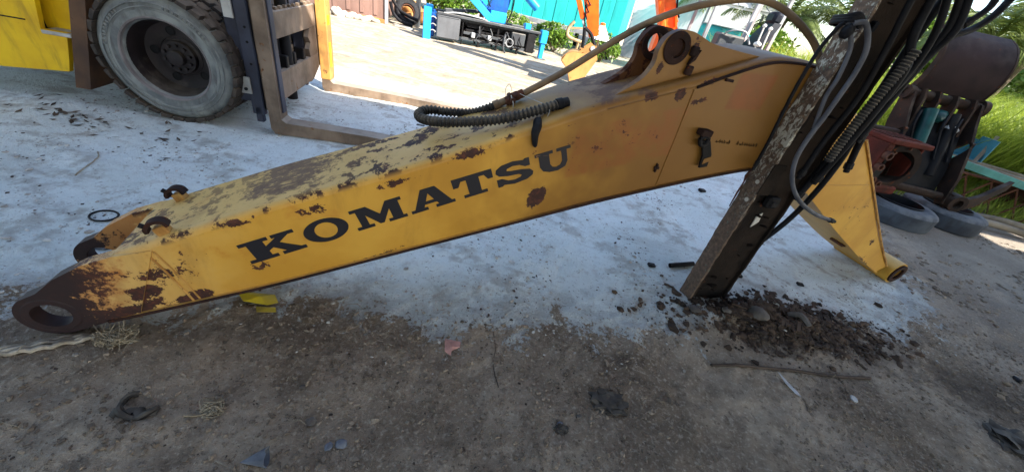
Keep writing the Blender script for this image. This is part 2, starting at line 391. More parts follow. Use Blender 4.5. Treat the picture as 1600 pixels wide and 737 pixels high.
M['rope'] = wear('rope_fibre', S(176, 166, 150), S(140, 130, 114), rough=.9, scale=30, bump=.6)
M['wire'] = wear('pale_wire', S(190, 188, 182), S(150, 148, 142), rough=.5, scale=20)
M['stone'] = wear('grey_stone', S(108, 101, 94), S(78, 72, 67), rough=.9, scale=18, bump=.6, grime=.2)
M['gravel'] = wear('earth_crumbs', S(146, 131, 113), S(100, 88, 75), rough=.95, scale=9, bump=.4, grime=.2)
M['gravel_dark'] = wear('dark_chips', S(92, 78, 66), S(52, 43, 37), rough=.9, scale=6, bump=.4, grime=.2)
M['soil'] = wear('brown_soil', S(84, 68, 55), S(46, 37, 31), rough=.95, scale=12, bump=.5)
M['gravel_pale'] = wear('pale_clods', S(196, 191, 182), S(140, 132, 120), rough=.95, scale=8, bump=.5, grime=.2, grimecol=S(110, 98, 84))

# ------------------------------------------------------------------ ground
def axis(fine0, fine1, step, lo, hi):
    a = list(np.arange(fine0, fine1, step)); d = step; q = a[-1]
    while q < hi: d *= 1.22; q += d; a.append(min(q, hi))
    d = step; q = a[0]; b = []
    while q > lo: d *= 1.22; q -= d; b.append(max(q, lo))
    return np.array(b[::-1]+a)
ax, ay = axis(-3.2, 4.4, .022, -400, 400), axis(.25, 3.4, .022, -120, 600)
X, Y = np.meshgrid(ax, ay); Z = hgt(X, Y)
nx_, ny_ = len(ax), len(ay)
idx = np.arange(nx_*ny_).reshape(ny_, nx_)
F = np.stack([idx[:-1, :-1], idx[:-1, 1:], idx[1:, 1:], idx[1:, :-1]], -1).reshape(-1, 4)
me = bpy.data.meshes.new('ground'); me.vertices.add(X.size); me.vertices.foreach_set('co', np.stack([X, Y, Z], -1).ravel())
me.loops.add(F.size); me.loops.foreach_set('vertex_index', F.ravel().astype(np.int32)); me.polygons.add(len(F))
me.polygons.foreach_set('loop_start', np.arange(0, F.size, 4, dtype=np.int32)); me.update(calc_edges=True)
me.polygons.foreach_set('use_smooth', [True]*len(F))
a_ = me.attributes.new('spill', 'FLOAT', 'POINT'); a_.data.foreach_set('value', np.clip(sdist(X, Y), -2, 2).ravel())
damp = np.exp(-(np.hypot((X-1.9)*.7, (Y-1.95)*1.5)/.45)**2)+.55*np.exp(-(np.hypot((X-.7)*.9, (Y-1.3)*2)/.4)**2)+.7*np.exp(-(np.hypot((X-3.1), (Y-1.75)*1.6)/.55)**2)+.5*np.exp(-(np.hypot((X+.9)*.8, (Y-1.05)*3)/.45)**2)
a_ = me.attributes.new('damp', 'FLOAT', 'POINT'); a_.data.foreach_set('value', np.clip(damp, 0, 1).ravel())
tag(link('ground', me, M['ground']), kind='structure')

def scatter(name, mat, label, cat, n, pick, rlo, rhi, flat=.6, seed=1):
    """loose bits nobody could count, one mesh"""
    rg = np.random.default_rng(seed)
    base = bmesh.new(); bmesh.ops.create_icosphere(base, subdivisions=1, radius=1)
    bv = np.array([v.co[:] for v in base.verts]); bf = np.array([[v.index for v in f.verts] for f in base.faces]); base.free()
    xy = np.zeros((0, 2))
    while len(xy) < n: xy = np.concatenate([xy, pick(rg, n*2)])
    xy = xy[:n]; r = rlo*(rhi/rlo)**(rg.random(n)**2.2); z = hgt(xy[:, 0], xy[:, 1])
    V = bv[None]*(1+(rg.random((n, len(bv), 1))-.5)*1.1)*np.stack([1+.6*rg.random(n), np.ones(n), flat*(.6+.6*rg.random(n))], -1)[:, None]
    a = rg.random(n)*6.283; ca, sa = np.cos(a)[:, None], np.sin(a)[:, None]
    V = np.stack([V[..., 0]*ca-V[..., 1]*sa, V[..., 0]*sa+V[..., 1]*ca, V[..., 2]], -1)*r[:, None, None]
    V += np.stack([xy[:, 0], xy[:, 1], z+r*flat*.35], -1)[:, None]
    F = bf[None]+(np.arange(n)*len(bv))[:, None, None]
    o = pmesh(name, V.reshape(-1, 3).tolist(), F.reshape(-1, 3).tolist(), mat)
    return tag(o, label, cat, kind='stuff')
def p_dirt(rg, n):
    x, y = rg.uniform(-2.2, 4.2, n), rg.uniform(.3, 2.6, n)
    k = (sdist(x, y) < .05) & (fbm(x, y, 1.5, 5, 2)+rg.random(n)*.6 > .25)
    return np.stack([x, y], -1)[k]
def p_edge(rg, n):
    x, y = rg.uniform(-2.4, 3.6, n), rg.uniform(.6, 3, n); s = sdist(x, y)
    return np.stack([x, y], -1)[np.abs(s-.06) < rg.random(n)**2*.4]
def p_heap(rg, n):
    x, y = rg.normal(1.92, .40, n), rg.normal(1.97, .12, n); return np.stack([x+.15*(y-1.97), y+.12*(x-1.85)], -1)
scatter('loose_gravel', M['gravel'], 'loose earth crumbs and pebbles scattered over the brown dirt in front', 'gravel', 15000, p_dirt, .0016, .0105, .75, seed=2)
scatter('powder_clods', M['gravel_pale'], 'pale clods crumbling along the edge of the white powder', 'clods', 2600, p_edge, .0015, .009, seed=3)
scatter('oily_chips', M['soil'], 'dark brown soil clods and flakes heaped round the foot of the column', 'debris', 3600, p_heap, .003, .026, .7, seed=4)
def p_right(rg, n):
    x, y = rg.uniform(3.2, 7.5, n), rg.uniform(1.2, 5.2, n)
    return np.stack([x, y], -1)[(sdist(x, y) < .1) & (fbm(x, y, 1.2, 15, 3)+rg.random(n)*.5 > .30)]
scatter('yard_grit', M['gravel'], 'loose grit and clods on the bare ground at the right', 'gravel', 4200, p_right, .003, .022, .6, seed=12)
def p_powder(rg, n):
    x, y = rg.uniform(-4.2, 3.8, n), rg.uniform(.8, 5, n)
    return np.stack([x, y], -1)[(sdist(x, y) > .05) & (fbm(x, y, 2.2, 9, 3)+rg.random(n)*.5 > .36)]
scatter('powder_specks', M['gravel_dark'], 'brown specks and crumbs strewn over the white powder', 'debris', 3800, p_powder, .0014, .009, .45, seed=6)
scatter('powder_lumps', M['gravel_pale'], 'pale lumps of caked powder strewn over the white ground', 'clods', 2600, p_powder, .003, .016, .4, seed=8)
scatter('dark_crumbs', M['gravel_dark'], 'dark crumbs scattered over the brown dirt', 'debris', 900, p_dirt, .0016, .006, .5, seed=5)

# ------------------------------------------------------------------ boom lying in the yard
BOOM = thing('excavator_boom', 'long rusty yellow excavator boom with black lettering lying across the yard', 'boom', (-1.724, .796, 0), R(23.413))
BW = .40
ST = [((.30, .397), (.187, .063)), ((.45, .465), (.40, .12)), ((.60, .528), (.60, .175)), ((.87, .641), (.831, .241)), ((1.342, .822), (1.25, .378)), ((1.6, .93), (1.562, .479)),
      ((1.9, 1.062), (1.9, .589)), ((2.15, 1.175), (2.246, .701)), ((2.588, 1.342), (2.55, .79)), ((2.914, 1.464), (2.85, .872)), ((3.06, 1.487), (3.05, .922)), ((3.2, 1.490), (3.168, .946)),
      ((3.36, 1.468), (3.3, .957)), ((3.55, 1.40), (3.42, .947)), ((3.75, 1.305), (3.58, .907)), ((3.948, 1.191), (3.751, .833)), ((4.5, .80), (4.303, .563)), ((5.01, .44), (4.95, .265)), ((5.45, .165), (5.35, .10))]
TT = cat([(a[0], a[1], 0) for a, b in ST], 4); BB = cat([(b[0], b[1], 0) for a, b in ST], 4)
rho = .032; NA = 5
def sect(T, B):
    d = (T-B).normalized(); near = [(B, 0), (T-d*rho, 0)]
    arc = [(T-d*rho+d*rho*math.sin(k/NA*math.pi/2), rho*(1-math.cos(k/NA*math.pi/2))) for k in range(NA+1)]
    f = lambda q: Vector((q[0].x, q[1], q[0].y))
    return [f(q) for q in near], [f(q) for q in arc]+[f((p, BW-v)) for p, v in arc[::-1]], [f((p, BW-v)) for p, v in near[::-1]]
secs = [sect(a, b) for a, b in zip(TT, BB)]
def strip(k, name):
    m = MB(); V = [[m.b.verts.new(p) for p in s[k]] for s in secs]
    for A, B in zip(V[:-1], V[1:]):
        for i in range(len(A)-1): m.face((A[i], A[i+1], B[i+1], B[i]))
    return m.build(name, M['boom'], BOOM, 60)
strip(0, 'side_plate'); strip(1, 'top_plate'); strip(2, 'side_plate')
m = MB(); rr = []
for i, p in enumerate(BB):
    q = (BB[min(i+1, len(BB)-1)]-BB[max(i-1, 0)]).normalized(); n_ = Vector((q.y, -q.x, 0))
    a, b = p+n_*.001, p+n_*.014
    rr.append([Vector((a.x, -.010, a.y)), Vector((a.x, BW+.010, a.y)), Vector((b.x, BW+.010, b.y)), Vector((b.x, -.010, b.y))])
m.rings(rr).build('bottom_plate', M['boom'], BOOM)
m = MB(); m.rings([[r[0]+Vector((0, -.0025, 0)), r[0]+Vector((0, -.0005, 0)), r[3]+Vector((0, -.0005, -.001)), r[3]+Vector((0, -.0025, -.001))] for r in rr if r[0].x < 3.5]).build('edge_lip', M['boom_dark'], BOOM)
# closing plate behind the fork, slightly dished
m = MB(); m.prism([(.30, .394), (.187, .066), (.200, .062), (.312, .392)], .003, BW-.003).build('closing_plate', M['boom'], BOOM)

def holed(m, c, outline, rh, v0, v1):
    """plate between v0 and v1 with a round hole; outline is star-shaped about c"""
    pts = sorted(outline, key=lambda p: math.atan2(p[1]-c[1], p[0]-c[0])); n = len(pts)
    ang = [math.atan2(p[1]-c[1], p[0]-c[0]) for p in pts]; inn = [(c[0]+rh*math.cos(a), c[1]+rh*math.sin(a)) for a in ang]
    L = [[m.b.verts.new((p[0], y, p[1])) for p in l] for l in (pts, inn) for y in (v0, v1)]
    for i in range(n):
        j = (i+1) % n
        for a, b in ((0, 2), (1, 3), (0, 1), (2, 3)): m.face((L[a][i], L[a][j], L[b][j], L[b][i]))
    return m
def dense(poly, step=.02):
    out = []
    for i in range(len(poly)):
        a, b = Vector(poly[i]), Vector(poly[(i+1) % len(poly)]); k = max(1, int((b-a).length/step))
        out += [tuple(a+(b-a)*(j/k)) for j in range(k)]
    return out
EC = (.035, .106)
ear = [(EC[0]+.106*math.cos(a), EC[1]+.106*math.sin(a)) for a in [R(q) for q in range(128, 290, 6)]]+[(.187, .052), (.30, .083), (.43, .42), (.30, .392), (.20, .352), (.10, .288), (.03, .222)]
for v0, v1, s in ((-.006, .048, -1), (BW-.048, BW+.006, 1)):
    e = holed(MB(), EC, dense(ear), .062, v0, v1).build('fork_ear', M['boom'], BOOM, 30)
    MB().lathe([(.060, -.003), (.082, -.003), (.090, .002), (.090, .050), (.060, .050), (.060, -.003)], (EC[0], v0 if s < 0 else v1, EC[1]), (0, -s, 0), 40).build('pin_boss', M['boom'], e, 30)
# lugs for the arm cylinder
lug0 = [(2.13, 1.135), (2.20, 1.185), (2.266, 1.233), (2.305, 1.262), (2.339, 1.294), (2.362, 1.335), (2.369, 1.366), (2.364, 1.40), (2.366, 1.423), (2.376, 1.45), (2.392, 1.469), (2.42, 1.489), (2.454, 1.498), (2.50, 1.499), (2.537, 1.492), (2.58, 1.482), (2.63, 1.472), (2.78, 1.466), (2.905, 1.464), (2.96, 1.45), (2.60, 1.30)]
for v0, dz, hr in ((.055, 0, .040), (.212, -.006, .045)):
    c = (2.446, 1.428+dz)
    lo_ = [(p.x, p.y) for p in cat([(a, b+dz, 0) for a, b in lug0[:-2]], 4)]+[(2.96, 1.44), (2.60, 1.29), (2.2, 1.10)]
    l = MB().prism(lo_, v0, v0+.032, holes=[circ(c[0], c[1], hr, 28)]).build('cylinder_lug', M['boom' if v0 < .1 else 'lug_rust'], BOOM, 30)
    for q in (v0-.008, v0+.032):
        MB().lathe([(hr-.003, 0), (hr+.022, 0), (hr+.026, .004), (hr+.022, .008), (hr-.003, .008), (hr-.003, 0)], (c[0], q, c[1]), (0, 1, 0), 32).build('hole_collar', M['boom_dark'], l)
m = MB(); m.lathe([(.001, 0), (.036, 0), (.036, .02), (.001, .02)], (2.446, .062, 1.428), (0, 1, 0), 24); m.build('pin_plug', M['boom_dark'], BOOM)
# doubler plate edge on the bend, weld beads, foot boss
def bead(pts, r, name='weld_bead', mat='weld', n=6): return MB().tube(cat(pts, 5), r, n).build(name, M[mat], BOOM, 60)
bead([(2.18, -.001, 1.155), (2.40, -.001, 1.235), (2.58, -.001, 1.298)], .004, mat='boom')
bead([(2.58, -.001, 1.289), (2.595, -.001, 1.07), (2.609, -.001, .80)], .004, mat='boom')
bead([(.406, -.001, .406), (.45, -.001, .29), (.4965, -.001, .145)], .0045); bead([(.432, -.001, .412), (.475, -.001, .30), (.52, -.001, .155)], .0035)
m = MB(); pts = cat([(2.588, -.004, 1.300), (2.72, -.004, 1.365), (2.914, -.004, 1.446), (3.06, -.004, 1.470), (3.2, -.004, 1.473), (3.36, -.004, 1.450), (3.55, -.004, 1.384)], 5)
m.tube(pts, .007, 6).build('flange_edge', M['boom_dark'], BOOM, 60)
m = MB(); m.tube(cat([(3.948, -.004, 1.175), (4.5, -.004, .785), (5.01, -.004, .428), (5.42, -.004, .16)], 4), .008, 6).build('flange_edge', M['weld'], BOOM, 60)
bead([(3.80, -.001, .88), (4.05, -.001, .88), (4.32, -.001, .90)], .004, mat='boom')
m = MB(); m.pipe((5.56, -.045, .105), (5.56, BW+.045, .105), .102, .055, 40).build('foot_boss', M['boom'], BOOM, 30)
m = MB(); m.pipe((5.56, -.060, .105), (5.56, -.040, .105), .088, .053, 36).build('boss_seal', M['boom_dark'], BOOM, 30)
m = MB(); m.box(4.70, 4.80, .05, .16, .335, .355, .004); m.build('step_pad', M['rust'], BOOM)

# clamp hooks near the tip
def hook(u, v, wz, lean, name='hose_clamp'):
    m = MB(); h = m.box(-.026, .030, -.026, .026, -.01, .072, .006).build(name, M['weld'], BOOM, 30, loc=(u, v, wz)); h.rotation_euler = (0, -.40, lean); h.scale = (.78, .78, .78)
    m = MB(); P = cat([(.040, 0, .060), (.034, 0, .088), (.006, 0, .102), (-.026, 0, .098), (-.048, 0, .080), (-.052, 0, .060)], 5)
    V = []
    for i, p in enumerate(P):
        T = (P[min(i+1, len(P)-1)]-P[max(i-1, 0)]).normalized(); n_ = Vector((T.z, 0, -T.x))*.008
        V.append([p+n_+Vector((0, -.024, 0)), p+n_+Vector((0, .024, 0)), p-n_+Vector((0, .024, 0)), p-n_+Vector((0, -.024, 0))])
    m.rings(V).build('clamp_strap', M['boom_dark'], h, 40)
    MB().cyl((-.048, 0, .090), (-.060, 0, .108), .012, n=8).build('clamp_bolt', M['black_steel'], h)
hook(.475, .045, .452, .15); hook(.425, .335, .428, -.1)
# small bracket hanging on the side
br = MB().box(2.70, 2.765, -.045, 0, 1.098, 1.128, .004).build('bracket', M['boom_dark'], BOOM)
MB().tube(cat([(2.715, -.03, 1.085), (2.74, -.035, 1.098), (2.765, -.03, 1.085), (2.76, -.03, 1.06), (2.735, -.03, 1.055), (2.715, -.03, 1.085)], 5), .011, 8).build('bracket_clamp', M['black_steel'], br)
m = MB(); m.prism([(2.735, 1.075), (2.785, 1.078), (2.835, 1.01), (2.845, .945), (2.80, .935), (2.785, 1.0)], -.030, -.018, holes=[circ(2.812, .962, .008, 10)])
m.build('bracket_tongue', M['black_steel'], br, 20)
m = MB(); m.prism([(2.80, .985), (2.838, 1.0), (2.84, .975), (2.822, .968), (2.802, .955)], -.0335, -.0305).build('paint_flake', M['boom'], br)
for (uu, ww) in ((2.535, 1.43), (2.545, 1.355)): MB().box(uu-.018, uu+.018, .032, .056, ww-.02, ww+.02, .006).build('grease_block', M['boom_dark'], BOOM)
MB().prism([(2.525, 1.375), (2.55, 1.40), (2.56, 1.44), (2.535, 1.41)], .034, .052).build('grease_line', M['boom_dark'], BOOM)
MB().box(2.545, 2.575, -.012, 0, .90, .915, .003).build('weld_nib', M['boom_dark'], BOOM); MB().box(2.552, 2.562, -.014, 0, .885, .93, .003).build('weld_nib', M['boom_dark'], BOOM)
MB().box(2.72, 2.765, -.012, .0, 1.345, 1.357, .002).build('edge_tab', M['boom_dark'], BOOM)
# faint pen marks
def pen(u0, wd, seed):
    rg = random.Random(seed); x = u0; m = MB()
    while x < u0+wd:
        h = rg.uniform(.008, .02); m.tube([(x, -.0015, 1.066), (x+.004, -.0015, 1.066+h), (x+.009, -.0015, 1.064), (x+.012, -.0015, 1.066+h*.6)], .0011, 4); x += rg.uniform(.013, .02)
    m.build('pen_mark', M['black_steel'], BOOM)
pen(2.85, .09, 1); pen(2.99, .14, 2)

# lettering, each letter a thin painted shape
LET = {
 'K': ([(0,0),(.50,0),(.50,.15),(.40,.15),(.40,.36),(.50,.46),(.66,.15),(.58,.15),(.58,0),(1,0),(1,.15),(.92,.15),(.64,.60),(.84,.85),(.95,.85),(.95,1),(.56,1),(.56,.85),(.62,.85),(.40,.60),(.40,.85),(.50,.85),(.50,1),(0,1),(0,.85),(.12,.85),(.12,.15),(0,.15)], []),
 'O': ([(.5+.5*math.cos(a*.1745), .5+.54*math.sin(a*.1745)) for a in range(36)], [[(.5+.25*math.cos(a*.2618), .5+.37*math.sin(a*.2618)) for a in range(24)]]),
 'M': ([(0,0),(.34,0),(.34,.14),(.25,.14),(.25,.62),(.45,.05),(.53,.05),(.72,.62),(.72,.14),(.63,.14),(.63,0),(1,0),(1,.14),(.93,.14),(.93,.86),(1,.86),(1,1),(.70,1),(.52,.50),(.32,1),(0,1),(0,.86),(.10,.86),(.10,.14),(0,.14)], []),
 'A': ([(0,0),(.38,0),(.38,.14),(.30,.14),(.335,.27),(.60,.27),(.64,.14),(.56,.14),(.56,0),(1,0),(1,.14),(.93,.14),(.66,1),(.34,1),(.09,.14),(0,.14)], [[(.375,.41),(.56,.41),(.47,.76)]]),
 'T': ([(.20,0),(.80,0),(.80,.14),(.66,.14),(.66,.82),(.79,.82),(.87,.58),(1,.58),(1,1),(0,1),(0,.58),(.13,.58),(.21,.82),(.34,.82),(.34,.14),(.20,.14)], []),
 'S': ([(0,0),(.12,0),(.17,.06),(.45,-.03),(.80,.02),(.97,.15),(1,.31),(.92,.46),(.70,.55),(.42,.61),(.30,.67),(.32,.76),(.48,.82),(.66,.78),(.80,.64),(.94,.64),(.94,1),(.82,1),(.78,.95),(.5,1.03),(.2,.98),(.03,.84),(0,.67),(.08,.52),(.30,.43),(.60,.37),(.68,.30),(.64,.21),(.48,.16),(.30,.21),(.14,.37),(0,.37)], []),
 'U': ([(0,1),(0,.86),(.10,.86),(.10,.35),(.17,.13),(.34,.01),(.58,-.03),(.80,.08),(.88,.32),(.88,.86),(1,.86),(1,1),(.60,1),(.60,.86),(.73,.86),(.73,.38),(.66,.21),(.55,.16),(.45,.21),(.39,.38),(.39,.86),(.50,.86),(.50,1)], [])}
ct, st_ = math.cos(R(22.09)), math.sin(R(22.09))
for ch, x0, x1 in (('K', 0, .235), ('O', .248, .432), ('M', .457, .678), ('A', .697, .897), ('T', .902, 1.085), ('S', 1.098, 1.270), ('U', 1.286, 1.457)):
    ol, ho = LET[ch]; f = lambda p: (.7417+(x0+p[0]*(x1-x0))*ct-p[1]*.105*st_, .340+(x0+p[0]*(x1-x0))*st_+p[1]*.105*ct)
    m = MB().prism([f(p) for p in ol], -.0022, -.0002, holes=[[f(p) for p in h] for h in ho])
    m.build('letter', M['letter'], BOOM, smooth=False)

# corrugated hose lying over the boom, tan hose arching to the column
bmx = Matrix.Translation((-1.724, .796, 0)) @ Matrix.Rotation(R(23.413), 4, 'Z')
BL = lambda pts: [bmx @ Vector(p) for p in pts]
def ribbed(pts, r, pitch, depth, n=10):
    P = cat(pts, 14); L = [0]
    for a, b in zip(P[:-1], P[1:]): L.append(L[-1]+(b-a).length)
    tot = L[-1]; k = int(tot/pitch)*4; Q = []; j = 0; rad = []
    for i in range(k+1):
        s = tot*i/k
        while j < len(L)-2 and L[j+1] < s: j += 1
        Q.append(P[j].lerp(P[j+1], (s-L[j])/max(1e-9, L[j+1]-L[j]))); rad.append(r+(depth if i % 4 in (1, 2) else 0))
    return Q, rad
ch_ = thing('corrugated_hose', 'black corrugated hose doubled back on top of the yellow boom', 'hose')
Q, rad = ribbed(BL([(2.004, .10, 1.128), (1.902, .09, 1.092), (1.792, .09, 1.050), (1.689, .12, 1.012), (1.562, .18, .972), (1.473, .24, .946), (1.427, .30, .936), (1.426, .36, .938), (1.473, .40, .946), (1.566, .40, .946), (1.673, .38, .960), (1.742, .35, .998), (1.785, .335, 1.028)]), .0165, .0185, .0065, 12)
m = MB(); m.tube(Q, rad, 12); m.build('ribbed_sleeve', M['corr'], ch_, 20)
m = MB(); p, q = BL([(1.99, .10, 1.123), (2.045, .102, 1.142)]); m.lathe([(.012, -.004), (.026, -.004), (.026, .022), (.022, .024), (.022, .05), (.019, .05), (.015, .02)], p, q-p, 16); m.build('hose_cuff', M['black_rubber'], ch_)
tp = thing('tan_hydraulic_hose', 'long tan hydraulic hose arching from the boom up to the column', 'hose')
m = MB(); m.tube(cat(BL([(1.90, .33, 1.092), (1.942, .33, 1.12), (2.08, .32, 1.22), (2.239, .31, 1.35), (2.397, .3, 1.469), (2.556, .28, 1.562), (2.727, .26, 1.63), (2.895, .22, 1.676), (3.023, .18, 1.669), (3.12, .12, 1.624), (3.223, .08, 1.565), (3.275, .04, 1.50), (3.29, .02, 1.44)]), 8), .0155, 10); m.build('hose_pipe', M['tan_pipe'], tp, 60)
m = MB(); p = BL([(1.78, .335, 1.026), (1.835, .33, 1.058)]); m.lathe([(.014, -.01), (.021, -.01), (.021, .018), (.017, .02), (.017, .05)], p[0], p[1]-p[0], 14); m.build('hose_sleeve', M['tan_pipe'], tp)
m = MB()
for (u, v, z), r in (((1.838, .33, 1.055), .030), ((1.868, .33, 1.078), .028)): m.rock(bmx @ Vector((u, v, z)), r, int(u*1000), 1, .9, .12)
c0, c1 = BL([(1.85, .29, 1.065), (1.85, .375, 1.07)]); m.cyl(c0, c1, .013, n=8); c0, c1 = BL([(1.862, .33, 1.09), (1.845, .33, .985)]); m.cyl(c0, c1, .016, n=8)
m.build('pipe_fitting', M['rust'], tp, 30)
m = MB(); c0, c1 = BL([(1.872, .33, 1.08), (1.905, .33, 1.098)]); m.cyl(c0, c1, .023, n=6); m.build('hex_nut', M['rust'], tp, 20)
tw = MB()
tw.tube(cat(BL([(1.88, .30, 1.10), (1.91, .24, 1.10), (1.945, .15, 1.105), (1.945, .075, 1.105), (1.935, .055, 1.075), (1.915, .06, 1.03)]), 5), .0016, 5)
tw.tube(cat(BL([(1.84, .31, 1.085), (1.85, .28, 1.05), (1.845, .27, 1.01), (1.85, .25, .995)]), 5), .0025, 5); tw.tube(cat(BL([(1.82, .33, 1.07), (1.815, .33, 1.11), (1.83, .33, 1.13), (1.845, .32, 1.10)]), 4), .0014, 5)
tag(tw.build('tie_wire', M['wire'], None), 'thin pale tie wire looped round the hose fitting on the boom', 'wire')
m = MB(); bm2 = BL([(1.865, .012, 1.035), (1.89, .005, .985)]); m.tube(cat(BL([(1.90, .06, 1.055), (1.885, .02, 1.045), (1.872, -.006, 1.02), (1.876, -.012, .985), (1.885, -.008, .962)]), 4), [.02, .021, .022, .022, .021, .02, .02, .019, .018, .016, .015, .014, .013, .012, .011, .009, .004], 7)
tag(m.build('rubber_scrap', M['black_rubber'], None), 'black rubber scrap hanging over the top edge of the boom under the hose', 'rubber scrap')

# ------------------------------------------------------------------ steel column in front of the boom, and the shed roof it carries
CO = thing('steel_column', 'dark oily steel column with flaking white paint in front of the boom', 'column', (1.25, 1.97, 0), R(20))
def rough_box(x0, x1, y0, y1, z0, z1, nz=60, amp=.004, seed=1, base_cut=0):
    m = MB(); rg = random.Random(seed); rr = []
    for i in range(nz+1):
        z = z0+(z1-z0)*i/nz; j = lambda: rg.uniform(-amp, amp)
        rr.append([(x0+j(), y0+j(), z), (x1+j(), y0+j(), z), (x1+j(), y1+j(), z), (x0+j(), y1+j(), z)])
    return m.rings(rr)
rough_box(0, .014, -.002, .100, -.05, 4.5, 150, .0025, 1).build('flange', M['column'], CO, 30)
rough_box(.286, .300, 0, .100, -.05, 4.5, 100, .002, 2).build('flange', M['column_dark'], CO, 30)
rough_box(.0145, .2855, .020, .034, -.05, 4.5, 120, .003, 3).build('web', M['column_dark'], CO, 30)
rough_box(.0145, .030, -.001, .0195, .0, 4.5, 120, .003, 4).build('edge_strip', M['column_dark'], CO, 30)
m = MB(); m.box(-.004, .08, -.012, -.003, .84, 1.02, .003); m.build('bolt_plate', M['column_dark'], CO)
for z in (.79, .90): MB().lathe([(.001, 0), (.012, 0), (.012, .003), (.001, .003)], (-.001, .030, z), (-1, 0, 0), 12).build('bolt_hole', M['gravel_pale'], CO)
m = MB(); m.box(.09, .17, -.035, .012, .77, .84, .012); m.box(.10, .15, -.045, -.035, .785, .82, .006); m.build('clamp_block', M['black_steel'], CO)
m = MB(); m.prism([(.13, .62), (.165, .66), (.155, .72), (.125, .70)], .010, .016); m.build('paint_flake', M['gravel_pale'], CO)
m = MB(); m.prism([(-.004, .70), (-.010, .80), (-.006, .86), (-.022, .90), (-.004, .96)], .098, .106); m.build('rust_scale', M['rust'], CO)
m = MB(); rg = random.Random(5)
for k in range(26):
    z = rg.uniform(.1, 2.0); x = rg.uniform(.05, .23); m.rock((x, .014, z), rg.uniform(.008, .03), k, 1, .3, .3)
m.build('caked_grease', M['column_dark'], CO)

# roof overhead (out of the picture): it keeps the foreground in the shade
M['roof'] = wear('zinc_sheet', S(150, 152, 154), S(120, 122, 124), rust=.15, rough=.5, metal=0, scale=2)
RO = thing('shed_roof', 'corrugated zinc shed roof overhead on the steel column', 'roof', (0, 0, 0))
ROOF_Z = 4.5
def roof_sheet(x0, x1, yb, ye):
    m = MB(); n = max(2, int((x1-x0)/.09)); V = []
    for i in range(n+1):
        x = x0+(x1-x0)*i/n; z = ROOF_Z+.16+(.03 if i % 2 else 0); e = ye(x)
        V.append([m.b.verts.new((x, yb, z+.10)), m.b.verts.new((x, e, z))])
    for a, b in zip(V[:-1], V[1:]): m.face((a[0], b[0], b[1], a[1]))
    return m.build('roof_sheet', M['roof'], RO, smooth=False)
EDGE_Y = lambda x: ROOF_E0+ROOF_E1*x
ROOF_E0, ROOF_E1 = 1.12, .18
xs = -9.0
while xs < 19:
    x1 = xs+.93
    ye = (lambda x: EDGE_Y(x)+1.95) if xs > 6.8 else EDGE_Y  # unseen edge lengthened on the right so it shades the grab
    if abs(xs-11.46) < .1:                                                 # gap added between two sheet pieces to throw a streak of sun
        roof_sheet(xs, x1+.02, -9, lambda x: 1.85); roof_sheet(xs, x1+.02, 2.15, ye)
    else: roof_sheet(xs, x1+.02, -9, ye)
    xs = x1
for yy in (-8.5, -5, -1.5, 1.6): MB().bar((-9, yy, ROOF_Z+.06), (19, yy+.0, ROOF_Z+.06), .07, .13).build('purlin', M['column_dark'], RO)
for xx in (-6.5, 1.36, 9.2, 17): MB().bar((xx, -9, ROOF_Z-.09), (xx, EDGE_Y(xx)+.5, ROOF_Z-.09), .12, .17).build('rafter', M['column_dark'], RO)
for xx, yy in ((-6.5, -8.5), (1.36, -8.5), (9.2, -8.5), (17, -8.5), (17, 3.0)): MB().box(xx-.1, xx+.1, yy-.1, yy+.1, 0, ROOF_Z-.18, .01).build('roof_post', M['column_dark'], RO)

# ------------------------------------------------------------------ hoses hung on the column
def hose(name, pts, r, mat, label, ends=True, n=8):
    t = thing(name, label, 'hose'); P = cat(pts, 7)
    r *= 1.05; MB().tube(P, r, n).build('hose_body', M[mat], t, 60)
    if ends:
        a, b = P[-1], P[-1]+(P[-1]-P[-4]).normalized()*.05
        MB().lathe([(r*.6, 0), (r*1.3, 0), (r*1.3, .03), (r*.9, .034), (r*.9, .05), (r*.5, .05)], a-(b-a)*.5, b-a, 10).build('hose_end', M['black_steel'], t)
    return t
hose('looped_hose', [(1.186,1.935,1.657),(1.232,1.93,1.662),(1.296,1.935,1.585),(1.308,1.925,1.493),(1.3,1.915,1.388),(1.296,1.915,1.284),(1.281,1.905,1.19),(1.286,1.90,1.078),(1.34,1.9,.967),(1.46,1.93,.869),(1.621,1.98,.803),(1.766,2.03,.771)], .0105, 'grey_rubber', 'grey hose looping down the column and swinging out to its right')
hose('short_hose', [(1.175,1.96,1.656),(1.224,1.955,1.606),(1.253,1.955,1.556),(1.267,1.945,1.454),(1.264,1.94,1.375),(1.285,1.935,1.276),(1.301,1.93,1.209)], .009, 'grey_rubber', 'thin grey hose beside the looped one, joining it halfway down')
hose('trailing_hose', [(1.50,2.05,2.05),(1.537,2.06,1.878),(1.592,2.05,1.728),(1.606,2.04,1.609),(1.591,2.03,1.46),(1.575,2.04,1.301),(1.608,2.06,1.077),(1.606,2.07,.876),(1.579,2.08,.689),(1.524,2.1,.487)], .0145, 'black_rubber', 'black hose hanging lowest, its end tucked behind the column')
hose('capped_hose', [(1.60,2.08,2.05),(1.64,2.08,1.876),(1.685,2.07,1.731),(1.65,2.06,1.608),(1.63,2.06,1.448),(1.624,2.07,1.32),(1.652,2.08,1.189),(1.684,2.08,1.062)], .0155, 'black_rubber', 'thick black hose ending in a fitting in front of the boom foot')
t5 = thing('ribbed_black_hose', 'ribbed black sleeve among the hoses at the middle of the column', 'hose')
Q, rad = ribbed([(1.512,1.965,1.62),(1.505,1.965,1.529),(1.494,1.965,1.434),(1.486,1.965,1.334),(1.472,1.955,1.226),(1.47,1.955,1.097)], .018, .014, .004)
MB().tube(Q, rad, 10).build('ribbed_sleeve', M['corr'], t5, 20)
